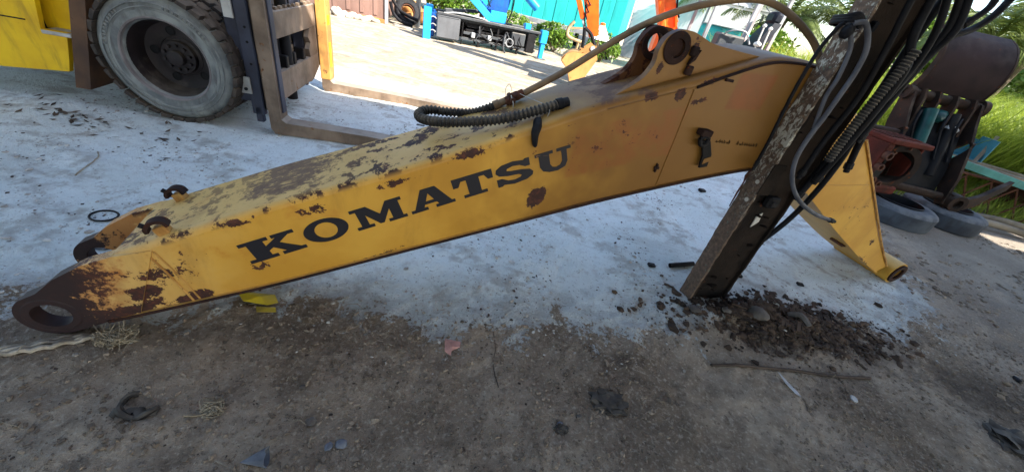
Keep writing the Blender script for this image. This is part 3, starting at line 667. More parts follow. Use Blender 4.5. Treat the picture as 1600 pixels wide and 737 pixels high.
hose('inner_hose', [(1.42,2.0,2.0),(1.452,2.0,1.838),(1.478,1.99,1.671),(1.524,1.975,1.566),(1.535,1.975,1.471),(1.53,1.975,1.319),(1.515,1.975,1.153),(1.504,1.985,.987)], .0165, 'black_rubber', 'black hose running straight down inside the column flange')
hose('outer_hose', [(2.02,2.23,2.06),(1.927,2.2,1.936),(1.875,2.17,1.819),(1.818,2.15,1.754),(1.743,2.12,1.717),(1.687,2.1,1.668),(1.648,2.07,1.543),(1.622,2.05,1.388),(1.607,2.04,1.226)], .0145, 'black_rubber', 'black hose reaching farthest out to the upper right of the bundle')
hose('stub_hose', [(1.77,2.12,2.02),(1.775,2.12,1.904),(1.79,2.12,1.856),(1.776,2.11,1.815),(1.727,2.1,1.754)], .013, 'black_rubber', 'short black hose stub with a blunt end above the curved shell')
hose('slack_hose', [(1.55,2.09,2.06),(1.600,2.09,1.90),(1.655,2.08,1.75),(1.648,2.07,1.64),(1.615,2.05,1.50),(1.585,2.05,1.35),(1.56,2.05,1.15)], .014, 'black_rubber', 'black hose in the middle of the bundle at the top of the column')
hose('side_hose', [(1.62,2.14,2.05),(1.60,2.13,1.85),(1.575,2.10,1.65),(1.56,2.06,1.45),(1.55,2.05,1.25),(1.535,2.05,1.02),(1.52,2.05,.86)], .017, 'black_rubber', 'thick black hose lying flat along the right edge of the column')
hose('web_hose', [(1.36,1.985,2.02),(1.37,1.98,1.80),(1.40,1.975,1.60),(1.42,1.97,1.40),(1.40,1.965,1.20),(1.40,1.965,1.0)], .013, 'black_rubber', 'black hose running down the dark web of the column behind the grey loop')
hose('thin_line', [(1.178,1.965,1.655),(1.155,1.96,1.64),(1.131,1.955,1.563),(1.125,1.955,1.501),(1.125,1.955,1.403),(1.132,1.955,1.286),(1.148,1.955,1.115),(1.157,1.96,.993)], .008, 'black_rubber', 'thin dark hose hanging over the boom left of the column')
m = MB()
for k in range(3):
    m.tube(cat([(1.23+.03*k*0, 1.957-.004*k, 1.648+.012*k), (1.19, 1.94, 1.668+.012*k), (1.165, 1.965, 1.66+.01*k), (1.18, 2.08, 1.65+.012*k), (1.24, 2.09, 1.65+.01*k), (1.30, 2.0, 1.655+.012*k), (1.29, 1.955, 1.65+.012*k)], 5), .008, 6)
m.rock((1.185, 1.945, 1.625), .022, 3, 2, 1.4, .2)
tag(m.build('binding_knot', M['black_rubber'], None, 60), 'black binding knotted round the column holding the hoses', 'binding')

# ------------------------------------------------------------------ forklift on the left
M['fork_yellow'] = wear('forklift_yellow', S(216, 178, 18), S(200, 158, 16), rust=.2, rustcol=S(90, 74, 40), rough=.5, scale=7, bump=.25, grime=.5, grimecol=S(110, 86, 34))
M['fork_brown'] = wear('brown_guard', S(92, 66, 46), S(62, 44, 34), rust=.3, rough=.6, scale=6, dust=.2, dustcol=S(140, 124, 104))
M['tyre'] = wear('dusty_tyre', S(128, 132, 130), S(92, 96, 98), rough=.9, scale=9, bump=.7, dust=.3, dustcol=S(168, 166, 158), grime=.75, grimecol=S(70, 66, 62))
M['tread'] = wear('muddy_tread', S(74, 66, 60), S(44, 40, 38), rough=.9, scale=10, bump=.8, dust=.35, dustcol=S(126, 114, 100))
M['rim'] = wear('dusty_rim', S(124, 118, 118), S(96, 90, 90), rust=.12, rough=.7, scale=6, dust=.25, dustcol=S(160, 154, 150))
M['rim_dark'] = wear('dark_wheel_centre', S(40, 32, 34), S(26, 22, 24), rust=.2, rough=.6, scale=8, dust=.15)
M['mast_blue'] = wear('mast_steel', S(62, 66, 82), S(44, 46, 58), rust=.22, rough=.55, scale=5, dust=.15, dustcol=S(126, 120, 112))
M['fork_steel'] = wear('worn_fork_steel', S(128, 110, 94), S(90, 76, 64), rust=.34, rustcol=S(118, 82, 52), rough=.6, scale=6, dust=.35, dustcol=S(170, 160, 146))
M['fork_ochre'] = wear('ochre_fork_steel', S(178, 134, 70), S(142, 104, 58), rust=.35, rustcol=S(120, 82, 48), rough=.6, scale=7)
M['pale_plate'] = wear('pale_plate', S(178, 178, 176), S(150, 148, 144), rust=.12, rough=.5, scale=10)

FK = thing('forklift', 'big yellow forklift with dusty dual front tyres, mast and long forks', 'forklift', (-3.0, 2.82, 0), R(14))
P2 = lambda m, poly, y0, y1: m.prism(poly, y0, y1)
m = MB(); P2(m, [(-2.3, .215), (-1.16, .25), (-.735, .285), (-.70, .38), (-.64, .575), (-.80, .575), (-.735, .86), (-.62, 1.6), (-2.3, 1.6)], .035, .075).build('side_panel', M['fork_yellow'], FK)
m = MB(); m.box(-.86, -.50, .16, .20, .56, 1.6, .004).build('step_back', M['fork_yellow'], FK)
m = MB(); m.box(-.80, -.615, .028, .20, .545, .572, .004).build('step_plate', M['pale_plate'], FK)
m = MB(); m.box(-2.3, -.86, .22, 1.55, .30, 1.58, .02).build('chassis', M['black_steel'], FK)
m = MB(); m.box(-.9, .45, .50, 1.15, .36, .95, .03).build('axle_housing', M['black_steel'], FK)
m = MB(); m.box(-.72, .42, .60, 1.05, .97, 1.45, .04).build('front_cowl', M['fork_yellow'], FK)
for z in (.62, 1.05): MB().box(-2.3, -.87, .029, .034, z, z+.008).build('panel_seam', M['black_steel'], FK)
MB().box(-1.30, -1.292, .029, .034, .26, 1.5).build('panel_seam', M['black_steel'], FK)
for k in range(7): MB().cyl((-1.24+.0*k, .035, .34+.13*k), (-1.24, .027, .34+.13*k), .011, n=8).build('panel_bolt', M['fork_brown'], FK)
# mud guard behind the wheel
m = MB(); V = []
for k in range(9):
    t_ = k/8; z = .17+1.05*t_; f_ = -.665+.31*(z-.17)
    V.append([(f_-.055, .012, z), (f_+.045, .012, z), (f_+.045, .47, z), (f_-.055, .47, z)])
m.rings(V).build('mud_guard', M['fork_brown'], FK, 50)
lugme = None
def lug_mesh():
    m = MB(); P = [(-.039, -.024), (.037, -.028), (.042, .045), (.020, .088), (-.018, .085), (-.041, .045)]
    lo = [m.b.verts.new((a, b, 0)) for a, b in P]; hi = [m.b.verts.new((a*.86, b*.92+.004, .026+.005*(a > 0))) for a, b in P]
    m.face(lo[::-1]); m.face(hi)
    for i in range(6): m.face((lo[i], lo[(i+1) % 6], hi[(i+1) % 6], hi[i]))
    bmesh.ops.recalc_face_normals(m.b, faces=m.b.faces[:])
    me = bpy.data.meshes.new('tread_lug'); m.b.to_mesh(me); m.b.free(); me.materials.append(M['tread']); return me
lugme = lug_mesh()
def wheel(y0, dished, s=1):
    """wheel whose outer face is at local y0, looking towards -y"""
    wc = Vector((0, y0, .497))
    ax = (0, 1, 0)
    if dished: rp = [(.285, .035), (.305, .022), (.312, .008), (.306, .0), (.296, .004), (.290, .03), (.272, .12), (.262, .19), (.255, .215), (.150, .225), (.150, .21)]
    else: rp = [(.285, .1), (.31, .0), (.29, .03), (.25, .05), (.1, .06)]
    wm = MB().lathe(rp[:6] if dished else rp, wc, ax, 56).build('wheel', M['rim'], FK, 40)
    if dished: MB().lathe(rp[5:], wc, ax, 56).build('rim_barrel', M['rim_dark'], wm, 40)
    MB().lathe([(.300, .012), (.330, .004), (.375, .004), (.425, .018), (.455, .040), (.468, .062), (.470, .20), (.455, .225), (.40, .255), (.31, .25), (.285, .2), (.285, .035), (.300, .012)], wc, ax, 72).build('tyre', M['tyre'], wm, 50)
    if dished:
        MB().lathe([(.30, .006), (.318, .0035), (.336, .0025), (.352, .0028)], wc, ax, 64).build('bead_ring', M['tyre'], wm, 60)
        for rr_ in (.372, .402): MB().lathe([(rr_-.004, .006), (rr_-.002, -.002), (rr_+.002, -.002), (rr_+.004, .01)], wc, ax, 64).build('sidewall_rib', M['tyre'], wm, 30)
        for k in range(22):
            a = .6+k*.075+(.8 if k > 10 else 0); p = wc+Vector((.387*math.cos(a), .001, .387*math.sin(a))); o_ = MB().box(-.007, .007, -.003, .004, -.010, .010, .001).build('moulded_mark', M['tyre'], wm); o_.location = p; o_.rotation_euler = (0, -a+1.5708, 0)
        MB().lathe([(.270, .115), (.256, .205), (.22, .216), (.15, .218), (.125, .205), (.122, .165), (.060, .160), (.058, .115), (.045, .108), (.001, .107)], wc, ax, 48).build('wheel_centre', M['rim_dark'], wm, 40)
        for k in range(10):
            a = k*.6283+.2; p = wc+Vector((.093*math.cos(a), .164, .093*math.sin(a)))
            MB().cyl(p, p+Vector((0, -.028, 0)), .0135, n=6).build('wheel_nut', M['rim_dark'], wm, 20)
        for k in range(5):
            a = k*1.2566+.5; p = wc+Vector((.19*math.cos(a), .215, .19*math.sin(a)))
            MB().lathe([(.001, 0), (.030, 0), (.034, -.006), (.030, -.004)], p, ax, 14).build('hand_hole', M['black_steel'], wm)
    for row in (0, 1):
        for k in range(34):
            a = 6.28318*(k+.5*row)/34
            o = link('tread_lug', lugme, None, wm)
            Rm = Matrix.Rotation(0, 4, 'X')
            n_ = Vector((math.cos(a), 0, math.sin(a))); tdir = Vector((-math.sin(a), 0, math.cos(a))); yv = Vector((0, 1 if row == 0 else -1, 0))
            p = wc+n_*.462+Vector((0, .028 if row == 0 else .232, 0))
            xv = yv.cross(n_)
            o.matrix_local = Matrix(((xv.x, yv.x, n_.x, p.x), (xv.y, yv.y, n_.y, p.y), (xv.z, yv.z, n_.z, p.z), (0, 0, 0, 1)))
    # shoulder between the rows and caked mud
    MB().lathe([(.472, .085), (.486, .095), (.488, .165), (.472, .175)], wc, ax, 60).build('tread_band', M['tread'], wm, 50)
    return wm
wheel(0, True); wheel(.31, False); wheel(1.22, False)
# mast rails
for s0, bolt in ((.17, True), (1.30, False)):
    r_ = MB().box(.40, .53, s0, s0+.13, .22, 2.6, .008).build('mast_rail', M['mast_blue'], FK)
    MB().box(.50, .60, s0-.03, s0+.02, .12, 2.6, .006).build('inner_rail', M['mast_blue'], r_)
    MB().box(.605, .635, s0-.005, s0+.07, .16, 1.9, .004).build('rail_strip', M['fork_steel'], r_)
    if bolt:
        MB().box(.42, .53, s0-.046, s0-.032, .30, .44, .003).build('bolt_plate', M['pale_plate'], r_)
        MB().cyl((.49, s0-.046, .34), (.49, s0-.056, .34), .014, n=8).build('bolt', M['black_steel'], r_)
        MB().box(.43, .50, s0-.05, s0-.032, .88, 1.02, .003).build('bolt_plate', M['pale_plate'], r_)
        for z in (.55, .72, .83): MB().cyl((.56, s0-.03, z), (.56, s0-.036, z), .010, n=8).build('bolt', M['black_steel'], r_)
        MB().box(.52, .58, s0-.03, s0+.02, .05, .19, .006).build('rail_foot', M['mast_blue'], r_)
# carriage
ca = MB().box(.62, .67, .14, 1.56, .72, .94, .008).build('carriage_bar', M['fork_steel'], FK)
for k in range(12): MB().box(.632, .660, .20+.11*k, .245+.11*k, .9405, .966, .003).build('bar_tooth', M['fork_steel'], ca)
cb = MB().prism([(.14, .20), (1.30, .20), (1.52, .30), (1.56, .44), (.14, .44)], .62, .67, f=lambda a, b, y: (y, a, b)).build('carriage_bar', M['fork_steel'], FK)
MB().prism([(1.26, .4405), (1.56, .4405), (1.56, .7195), (1.30, .7195), (1.24, .64), (1.30, .58), (1.24, .52)], .622, .668, f=lambda a, b, y: (y, a, b)).build('side_plate', M['fork_steel'], ca)
MB().prism([(.30, .4405), (.44, .4405), (.44, .7195), (.30, .7195), (.30, .66), (.36, .60), (.30, .55)], .622, .668, f=lambda a, b, y: (y, a, b)).build('side_plate', M['fork_steel'], ca)
MB().prism([(1.56, .30), (1.72, .36), (1.72, .90), (1.56, .93)], .625, .665, f=lambda a, b, y: (y, a, b)).build('side_plate', M['fork_ochre'], ca)
for s0 in (.62, .82, 1.08): MB().box(.56, .66, s0, s0+.06, .4405, .55, .008).build('roller_block', M['black_steel'], cb)
MB().cyl((.60, .8, .10), (.60, .8, 2.2), .05, n=16).build('lift_cylinder', M['black_steel'], FK)
MB().box(.40, .55, .17, 1.43, 1.55, 1.72, .01).build('cross_beam', M['mast_blue'], FK)
# forks
def fork(s0, wd, mat, L=1.75):
    z0 = .012
    m = MB(); pr = [(.69, 1.25), (.69, z0+.05), (.72, z0), (.70+L, z0), (.70+L, z0+.05), (1.5, z0+.098), (.82, z0+.112), (.785, z0+.14), (.785, 1.25)]
    fo = m.prism(pr, s0, s0+wd).build('fork', M['fork_steel'], FK, 30)
    if mat != 'fork_steel': MB().box(.684, .792, s0-.006, s0+wd+.006, .16, 1.25, .006).build('fork_shank', M[mat], fo)
    return fo
f1 = fork(.0, .15, 'fork_steel', 1.75); f2 = fork(1.50, .17, 'fork_ochre', 2.15)
MB().box(.785, .800, .04, .115, .20, 1.25, .004).build('wear_strip', M['mast_blue'], f1)
for a, b in ((.15, .42), (.60, .25)): MB().box(.793, .796, 1.53, 1.60, a+.15, a+b, .002).build('paint_patch', M['fork_yellow'], f2)

# ------------------------------------------------------------------ crane body standing in the sunlit yard
M['blue'] = wear('sky_blue_paint', S(40, 156, 226), S(30, 130, 204), rough=.4, scale=4, bump=.1, grime=.2)
M['blue_dark'] = wear('deep_blue_paint', S(22, 84, 160), S(18, 66, 130), rough=.4, scale=4, bump=.15, grime=.3)
M['grey_box'] = wear('dark_grey_tank', S(94, 96, 100), S(80, 82, 86), rough=.55, scale=3, bump=.1, grime=.2)
M['deck'] = wear('crane_frame', S(66, 70, 74), S(50, 53, 58), rough=.6, scale=5, dust=.3, dustcol=S(150, 144, 134))
M['teal'] = wear('teal_sheet', S(52, 196, 188), S(46, 182, 178), rough=.5, scale=1.6, bump=.1, grime=.45, grimecol=S(26, 116, 112))
M['wall_grey'] = wear('pale_render', S(212, 211, 212), S(198, 197, 199), rough=.9, scale=.8, bump=.1, grime=.12)
M['wall_band'] = wear('grey_render', S(142, 148, 158), S(128, 134, 144), rough=.9, scale=1, bump=.1)
M['brown_sheet'] = wear('brown_sheet', S(128, 100, 90), S(108, 84, 76), rust=.15, rough=.7, scale=1.5, bump=.2)
M['orange'] = wear('orange_paint', S(232, 98, 24), S(214, 84, 18), rough=.4, scale=5, bump=.12, grime=.25, grimecol=S(96, 44, 20))
M['bucket'] = wear('worn_bucket', S(192, 142, 84), S(160, 116, 70), rust=.3, rustcol=S(120, 84, 58), rough=.55, scale=5, grime=.3)
M['tan_steel'] = wear('tan_tube', S(190, 160, 120), S(160, 134, 100), rough=.6, scale=6)
M['galv'] = wear('galvanised', S(170, 172, 174), S(140, 143, 146), rough=.5, scale=5)
M['seat'] = wear('black_vinyl', S(30, 34, 44), S(22, 25, 33), rough=.55, scale=6, bump=.1, grime=0, spec=.15)
M['white_plastic'] = wear('white_plastic', S(226, 224, 218), S(206, 204, 198), rough=.5, scale=5)
M['turq'] = wear('turquoise_paint', S(40, 176, 172), S(32, 158, 158), rough=.4, scale=3, bump=.05)
def glass():
    t = NT('window_glass'); t.p.inputs['Transmission Weight'].default_value = .2
    return t.out(S(60, 84, 90), .08)
M['glass'] = glass()

CR = thing('crane_body', 'blue and dark grey truck crane body standing on its outriggers in the sun', 'crane', (-3.44, 10.36, 0), R(21))
def outr(f0, solid):
    if solid:
        o = MB().box(f0, f0+.19, 0, .20, 0, .72, .012).build('outrigger', M['blue'], CR)
        MB().box(f0+.20, f0+.30, .25, .5, .05, .60, .02).build('outrigger_box', M['blue_dark'], o)
        for z in (.22, .36, .52): MB().tube(cat([(f0+.19, .02, z), (f0+.25, .0, z+.02), (f0+.32, .03, z-.02)], 3), .012, 6).build('control_line', M['pale_plate'], o)
    else:
        o = MB().box(f0, f0+.19, 0, .20, .40, .72, .012).build('outrigger', M['blue'], CR)
        MB().box(f0+.05, f0+.17, .03, .16, 0, .385, .01).build('outrigger_leg', M['blue'], o)
        MB().box(f0-.04, f0+.26, -.05, .24, .0, .02, .004).build('foot_plate', M['deck'], o)
    return o
outr(0, True); outr(3.17, False)
o = outr(3.17, False); o.location = (-.25, .95, 0); o = outr(0, True); o.location = (.1, .95, 0)
tk = MB().box(.335, .93, .02, .50, .085, .60, .02).build('tank', M['grey_box'], CR)
MB().lathe([(.001, 0), (.014, 0), (.014, .012)], (.88, .018, .15), (0, -1, 0), 10).build('tank_plug', M['pale_plate'], tk)
MB().box(.36, .90, .014, .019, .57, .585).build('tank_seam', M['deck'], tk)
for s0 in (.02, .78): MB().box(.34, 3.15, s0, s0+.12, .602, .665, .01).build('deck_rail', M['deck'], CR)
MB().box(.95, 3.1, .15, .77, .54, .60, .01).build('deck_plate', M['deck'], CR)
MB().prism([(1.0, .595), (1.15, .44), (2.05, .44), (2.25, .595)], .18, .72).build('sub_frame', M['black_steel'], CR)
MB().box(2.35, 2.75, .06, .5, .22, .535, .02).build('valve_chest', M['deck'], CR)
MB().box(2.80, 3.05, .05, .6, .10, .59, .02).build('ballast_box', M['black_steel'], CR)
for k, (f0, f1) in enumerate(((1.0, 1.03), (1.45, 1.5), (1.95, 2.0), (2.55, 2.6))):
    MB().box(f0, f1, .1, .16, 0, .545, .006).build('stand_leg', M['black_steel'], CR); MB().box(f0, f1, .7, .76, 0, .545, .006).build('stand_leg', M['black_steel'], CR)
MB().box(.97, 3.08, .56, .60, .13, .53, .01).build('frame_web', M['black_steel'], CR); MB().box(1.1, 2.2, .22, .5, .14, .40, .03).build('gear_case', M['black_steel'], CR)
rgc = random.Random(3)
for k in range(9):
    f0 = rgc.uniform(1.0, 2.9); MB().tube(cat([(f0, .1, .5), (f0+rgc.uniform(-.1, .1), .02, .35), (f0+rgc.uniform(-.25, .25), .03, .2), (f0+rgc.uniform(-.3, .3), .1, .12)], 4), .014, 6).build('hydraulic_line', M['black_rubber' if k % 4 else 'deck'], CR)
for z, f0, f1 in ((.16, 1.0, 3.1), (.30, 1.05, 2.2)): MB().bar((f0, .12, z), (f1, .12, z), .05, .06).build('lower_bar', M['deck'], CR)
for f0 in (1.25, 1.7, 2.15): MB().box(f0, f0+.10, .02, .14, .22, .34, .01).build('valve_block', M['galv'], CR)
MB().tube(cat([(2.15, -.05, .45), (2.12, -.12, .3), (2.13, -.12, .12), (2.2, -.08, .01)], 4), .022, 8).build('crank_handle', M['deck'], CR)
MB().tube([(2.30+.10*math.cos(a*.5236), -.02, .27+.10*math.sin(a*.5236)) for a in range(12)], .012, 6, closed=True).build('hand_wheel', M['galv'], CR)
bs = MB().box(1.70, 2.14, .12, .55, .668, .93, .015).build('slew_base', M['blue'], CR)
MB().prism([(1.62, .935), (2.14, .935), (2.30, 1.75), (1.98, 1.75)], .18, .50).build('crane_post', M['blue_dark'], CR)
MB().bar((1.72, .10, .72), (.62, .10, 1.50), .14, .17, .012).build('crane_boom', M['blue'], CR)
MB().bar((1.74, .28, .84), (.50, .28, 1.60), .12, .12, .01).build('crane_boom', M['blue_dark'], CR)
MB().cyl((2.95, .2, 1.20), (2.1, .2, 1.75), .11, n=18).build('luffing_cylinder', M['blue'], CR)
MB().tube(cat([(2.16, .08, .72), (2.24, .08, .95), (2.26, .08, 1.3), (2.2, .1, 1.6)], 4), .018, 6).build('hydraulic_line', M['black_rubber'], CR)
MB().tube(cat([(1.66, .06, 1.0), (1.58, .06, 1.15), (1.68, .06, 1.3), (1.9, .08, 1.36)], 4), .016, 6).build('hydraulic_line', M['black_rubber'], CR)
MB().box(2.68, 2.84, .02, .2, .667, .80, .01).build('lamp_box', M['blue'], CR)
MB().tube(cat([(.5, .05, .66), (.9, .05, .72), (1.5, .05, .70), (1.75, .05, .63)], 5), .018, 6).build('hydraulic_line', M['galv'], CR)
MB().bar((.55, .4, .70), (1.5, .6, .82), .1, .08, .01).build('stowed_beam', M['deck'], CR)

# ------------------------------------------------------------------ teal cabin, grey building, brown container, scrap
TC = thing('teal_cabin', 'long teal sheet-clad cabin raised on steel beams at the back of the yard', 'cabin', (2.05, 15.4, 0), R(166))
pm = MB().box(0, .405, -.03, .0, .76, 3.9, .006).build('wall_panel', M['teal'], TC); pme = pm.data
for k in range(1, 26):
    o = link('wall_panel', pme, None, TC, ((k*.42), .012 if k % 2 else 0, 0))
MB().box(0, 10.9, -2.4, -.05, .78, 3.85, .01).build('cabin_core', M['teal'], TC)
MB().box(-.05, 10.95, -.10, .07, .60, .755, .01).build('base_beam', M['galv'], TC)
MB().box(-.12, 11, -2.5, .1, 3.91, 4.0, .01).build('cabin_roof', M['galv'], TC)
for k in range(7): MB().box(.1+1.75*k, .25+1.75*k, -.08, .05, 0, .60, .01).build('base_leg', M['black_steel'], TC); MB().box(.1+1.75*k, .25+1.75*k, -2.3, -2.15, 0, .78, .01).build('base_leg', M['black_steel'], TC)
GB = thing('grey_building', 'pale grey rendered building with a darker plinth behind the teal cabin', 'building', (2.75, 18.2, 0), R(-14))
MB().box(0, 4.4, 0, 5, 1.1, 4.6, .02).build('wall', M['wall_grey'], GB)
MB().box(-.01, 4.42, -.012, 5.01, 0, 1.095, .02).build('plinth', M['wall_band'], GB)
MB().box(-.3, 4.8, -.4, 5.3, 4.61, 4.75, .02).build('roof', M['galv'], GB)
for f0 in (1.2, 3.0):
    wn_ = MB().box(f0, f0+.9, -.03, -.001, 2.6, 3.6, .01).build('window', M['pale_plate'], GB); MB().box(f0+.06, f0+.84, -.034, -.031, 2.66, 3.54).build('pane', M['glass'], wn_)
BC = thing('brown_container', 'shaded brown sheet container beside the far forklift fork', 'container', (-4.87, 11.35, 0), R(15))
MB().box(-4.2, 0, 0, 2.4, .08, 2.3, .01).build('container_body', M['brown_sheet'], BC)
for k in range(12): MB().box(-4.15+.35*k, -4.05+.35*k, -.025, -.001, .16, 2.2, .006).build('wall_rib', M['brown_sheet'], BC)
MB().box(-4.25, .05, -.05, 0, .0, .10, .008).build('bottom_rail', M['fork_ochre'], BC)
MB().box(.005, .085, -.06, .06, 0, 2.35, .008).build('corner_post', M['galv'], BC)
rk = MB().rock((0, 0, 0), 1, 5, 2, .75, .16); rk = rk.build('rubble_lump', M['gravel_pale'], None, 60); rkm = rk.data
hB = R(15)
for k in range(16):
    o = rk if k == 0 else link('rubble_lump', rkm, None)
    f_ = -.25-1.95*random.random() if k else -.2; s_ = -.12-.22*random.random(); r_ = random.uniform(.06, .13)
    o.location = (-4.87+f_*math.cos(hB)-s_*math.sin(hB), 11.35+f_*math.sin(hB)+s_*math.cos(hB), r_*.5); o.scale = (r_*1.3, r_, r_*.9); o.rotation_euler = (random.random(), random.random(), random.random()*6)
    tag(o, 'pale rubble lump heaped against the brown container', 'rubble', 'rubble lumps along the container')
# scrap heap between the container and the crane
t = thing('old_tractor_tyre', 'black scrap tyre leaning beside the container post', 'tyre', (-4.45, 11.95, .36)); t.rotation_euler = (R(62), 0, R(35))
MB().lathe([(.20, -.08), (.30, -.1), (.36, -.07), (.38, 0), (.36, .07), (.30, .1), (.20, .08), (.19, 0), (.20, -.08)], (0, 0, 0), (0, 0, 1), 40).build('tyre_casing', M['black_rubber'], t, 50)
MB().lathe([(.19, -.05), (.17, -.05), (.17, .05), (.19, .05)], (0, 0, 0), (0, 0, 1), 32).build('rim_ring', M['rust'], t, 40)
for nm, pts, lb in (('scrap_pipe', [(-4.78, 11.5, .55), (-4.70, 11.55, .28), (-4.5, 11.6, .12), (-4.2, 11.7, .07)], 'black bent pipe sagging beside the container post'),
                    ('scrap_pipe', [(-4.95, 11.75, .75), (-4.66, 11.75, .42), (-4.4, 11.7, .30), (-4.05, 11.75, .22)], 'upper black bent pipe resting against the scrap tyre')):
    tag(MB().tube(cat(pts, 6), .045, 10).build(nm, M['black_rubber'], None, 60), lb, 'pipe')
tag(MB().box(-4.30, -4.18, 12.2, 12.32, 0, 2.2, .01).build('steel_post', M['deck'], None), 'dark grey steel post standing behind the blue outrigger', 'post')
for k, (x, y, L, a) in enumerate(((-4.25, 11.2, .55, -.2), (-4.35, 11.35, .6, -.28), (-4.4, 11.5, .5, -.12))):
    o = MB().box(-L/2, L/2, -.05, .05, 0, .035, .004).build('timber_offcut', M['gravel_pale'], None, loc=(x, y, .004+.0)); o.rotation_euler = (0, 0, a)
    tag(o, ('nearest', 'middle', 'farthest')[k]+' of three pale timber offcuts lying left of the blue outrigger', 'timber')
for k, (x, y, r_) in enumerate(((-4.6, 12.6, .22), (-4.2, 12.9, .28), (-4.75, 13.1, .3))):
    o = MB().rock((0, 0, 0), r_, 31+k, 2, .8, .2).build('scrap_boulder', M['bucket'], None, 60, loc=(x, y, r_*.6+.1*k))
    tag(o, ('small', 'middle', 'large')[k]+' brown boulder in the scrap heap behind the bent pipes', 'boulder')

# ------------------------------------------------------------------ mini excavator with its arm folded down
MX = thing('mini_excavator', 'orange mini excavator with tan bucket, open canopy and black seat', 'excavator', (2.6, 8.6, 0), 0)
L = lambda x, y, z: (x-2.6, y-8.6, z)
def taper(name, a, b, wa, wb, th, mat, parent=MX):
    """flat-sided arm from a to b with changing depth in the xz plane, thickness th along y"""
    a, b = Vector(a), Vector(b); d = (b-a).normalized(); n_ = Vector((d.z, 0, -d.x))
    poly = [a+n_*wa/2, b+n_*wb/2, b-n_*wb/2, a-n_*wa/2]
    return MB().prism([(p.x, p.z) for p in poly], a.y-th/2, a.y+th/2).build(name, M[mat], parent, 30)
st = taper('stick', L(.05, 8.7, 2.6), L(.69, 8.7, 1.02), .42, .20, .20, 'orange')
MB().bar(L(-.17, 8.62, 2.2), L(.38, 8.62, 1.28), .10, .10, .01).build('bucket_cylinder', M['orange'], MX)
MB().bar(L(.37, 8.62, 1.30), L(.46, 8.62, 1.12), .05, .05).build('cylinder_rod', M['galv'], MX)
for dy in (-.10, .10):
    MB().tube(cat([L(.46, 8.66+dy, 1.14), L(.62, 8.66+dy, 1.05), L(.74, 8.66+dy, .88), L(.76, 8.66+dy, .76)], 5), .032, 8).build('bucket_link', M['black_steel'], MX)
    MB().tube(cat([L(.46, 8.66+dy, 1.14), L(.50, 8.66+dy, .95), L(.52, 8.66+dy, .78)], 5), .03, 8).build('bucket_link', M['black_steel'], MX)
for k in range(4): MB().tube(cat([L(.30+.03*k, 8.585, 1.75-.12*k), L(.36+.02*k, 8.56, 1.62-.12*k), L(.46, 8.585, 1.52-.12*k)], 4), .014, 6).build('hydraulic_line', M['black_rubber'], MX)
bk_prof = [(.16, .50), (.22, .62), (.34, .69), (.50, .70), (.62, .74), (.72, .80), (.80, .78), (.86, .66), (.60, .02), (.47, .0), (.40, .20), (.30, .38)]
bk = MB().prism([(x-2.6, z) for x, z in bk_prof], -.30, -.275).build('bucket', M['bucket'], MX, 30)
MB().prism([(x-2.6, z) for x, z in bk_prof], .275, .30).build('cheek_plate', M['bucket'], bk, 30)
back = cat([(p[0]-2.6, p[1], 0) for p in ((.47, .0), (.40, .20), (.30, .38), (.16, .50), (.22, .62), (.34, .69), (.52, .70))], 4)
m = MB(); V = []
for i, p in enumerate(back):
    q = (back[min(i+1, len(back)-1)]-back[max(i-1, 0)]).normalized(); n_ = Vector((-q.y, q.x))*.012
    V.append([(p.x+n_.x, -.274, p.y+n_.y), (p.x+n_.x, .274, p.y+n_.y), (p.x-n_.x, .274, p.y-n_.y), (p.x-n_.x, -.274, p.y-n_.y)])
m.rings(V).build('bucket_shell', M['bucket'], bk, 40)
for k in range(4): MB().prism([(.44-2.6, .03), (.60-2.6, .04), (.55-2.6, -.0)], -.26+.15*k, -.20+.15*k).build('bucket_tooth', M['bucket'], bk)
for dy in (-.12, .12): MB().prism([(.45-2.6, .70), (.82-2.6, .74), (.80-2.6, .86), (.66-2.6, .90)], dy-.015, dy+.015).build('bucket_ear', M['bucket'], bk)
MB().cyl(L(.72, 8.45, .82), L(.72, 8.75, .82), .045, n=14).build('bucket_pin', M['galv'], bk)
taper('boom', L(1.25, 8.65, 2.95), L(2.14, 8.65, 1.28), .34, .32, .22, 'orange'); taper('boom', L(.0, 8.65, 2.7), L(1.30, 8.65, 2.92), .2, .34, .2, 'orange')
MB().bar(L(1.45, 8.48, 2.35), L(1.94, 8.48, 1.40), .11, .11, .02).build('boom_cylinder', M['orange'], MX)
for k in range(3): MB().tube(cat([L(2.0+.03*k, 8.53, 1.95-.1*k), L(2.06+.02*k, 8.50, 1.78-.08*k), L(2.16, 8.53, 1.66-.08*k)], 4), .018, 6).build('hydraulic_line', M['orange' if k else 'black_rubber'], MX)
MB().box(*[q for p in ((1.85-2.6, 2.45-2.6), (-.2, .2), (.55, 1.42)) for q in p], .05).build('swing_bracket', M['orange'], MX)
MB().box(-.25, 1.75, -.85, .85, .45, 1.02, .05).build('upper_body', M['orange'], MX)
MB().box(.95, 1.75, -.8, .8, 1.03, 1.40, .08).build('engine_hood', M['orange'], MX)
for dy in (-.78, .5):
    MB().prism([(-.5, .08), (-.35, .0), (1.5, 0), (1.65, .1), (1.65, .34), (1.5, .44), (-.35, .44), (-.5, .34)], dy, dy+.28).build('track', M['black_rubber'], MX, 30)
for (x, y) in ((2.58, 8.0), (3.25, 8.0), (2.58, 9.1), (3.75, 9.1), (3.75, 8.0)): MB().box(x-2.63, x-2.57, y-8.63, y-8.57, 1.02, 2.75, .008).build('canopy_post', M['galv'], MX)
MB().box(-.15, 1.3, -.75, .65, 2.76, 2.82, .02).build('canopy_roof', M['galv'], MX)
se = MB(); V = []
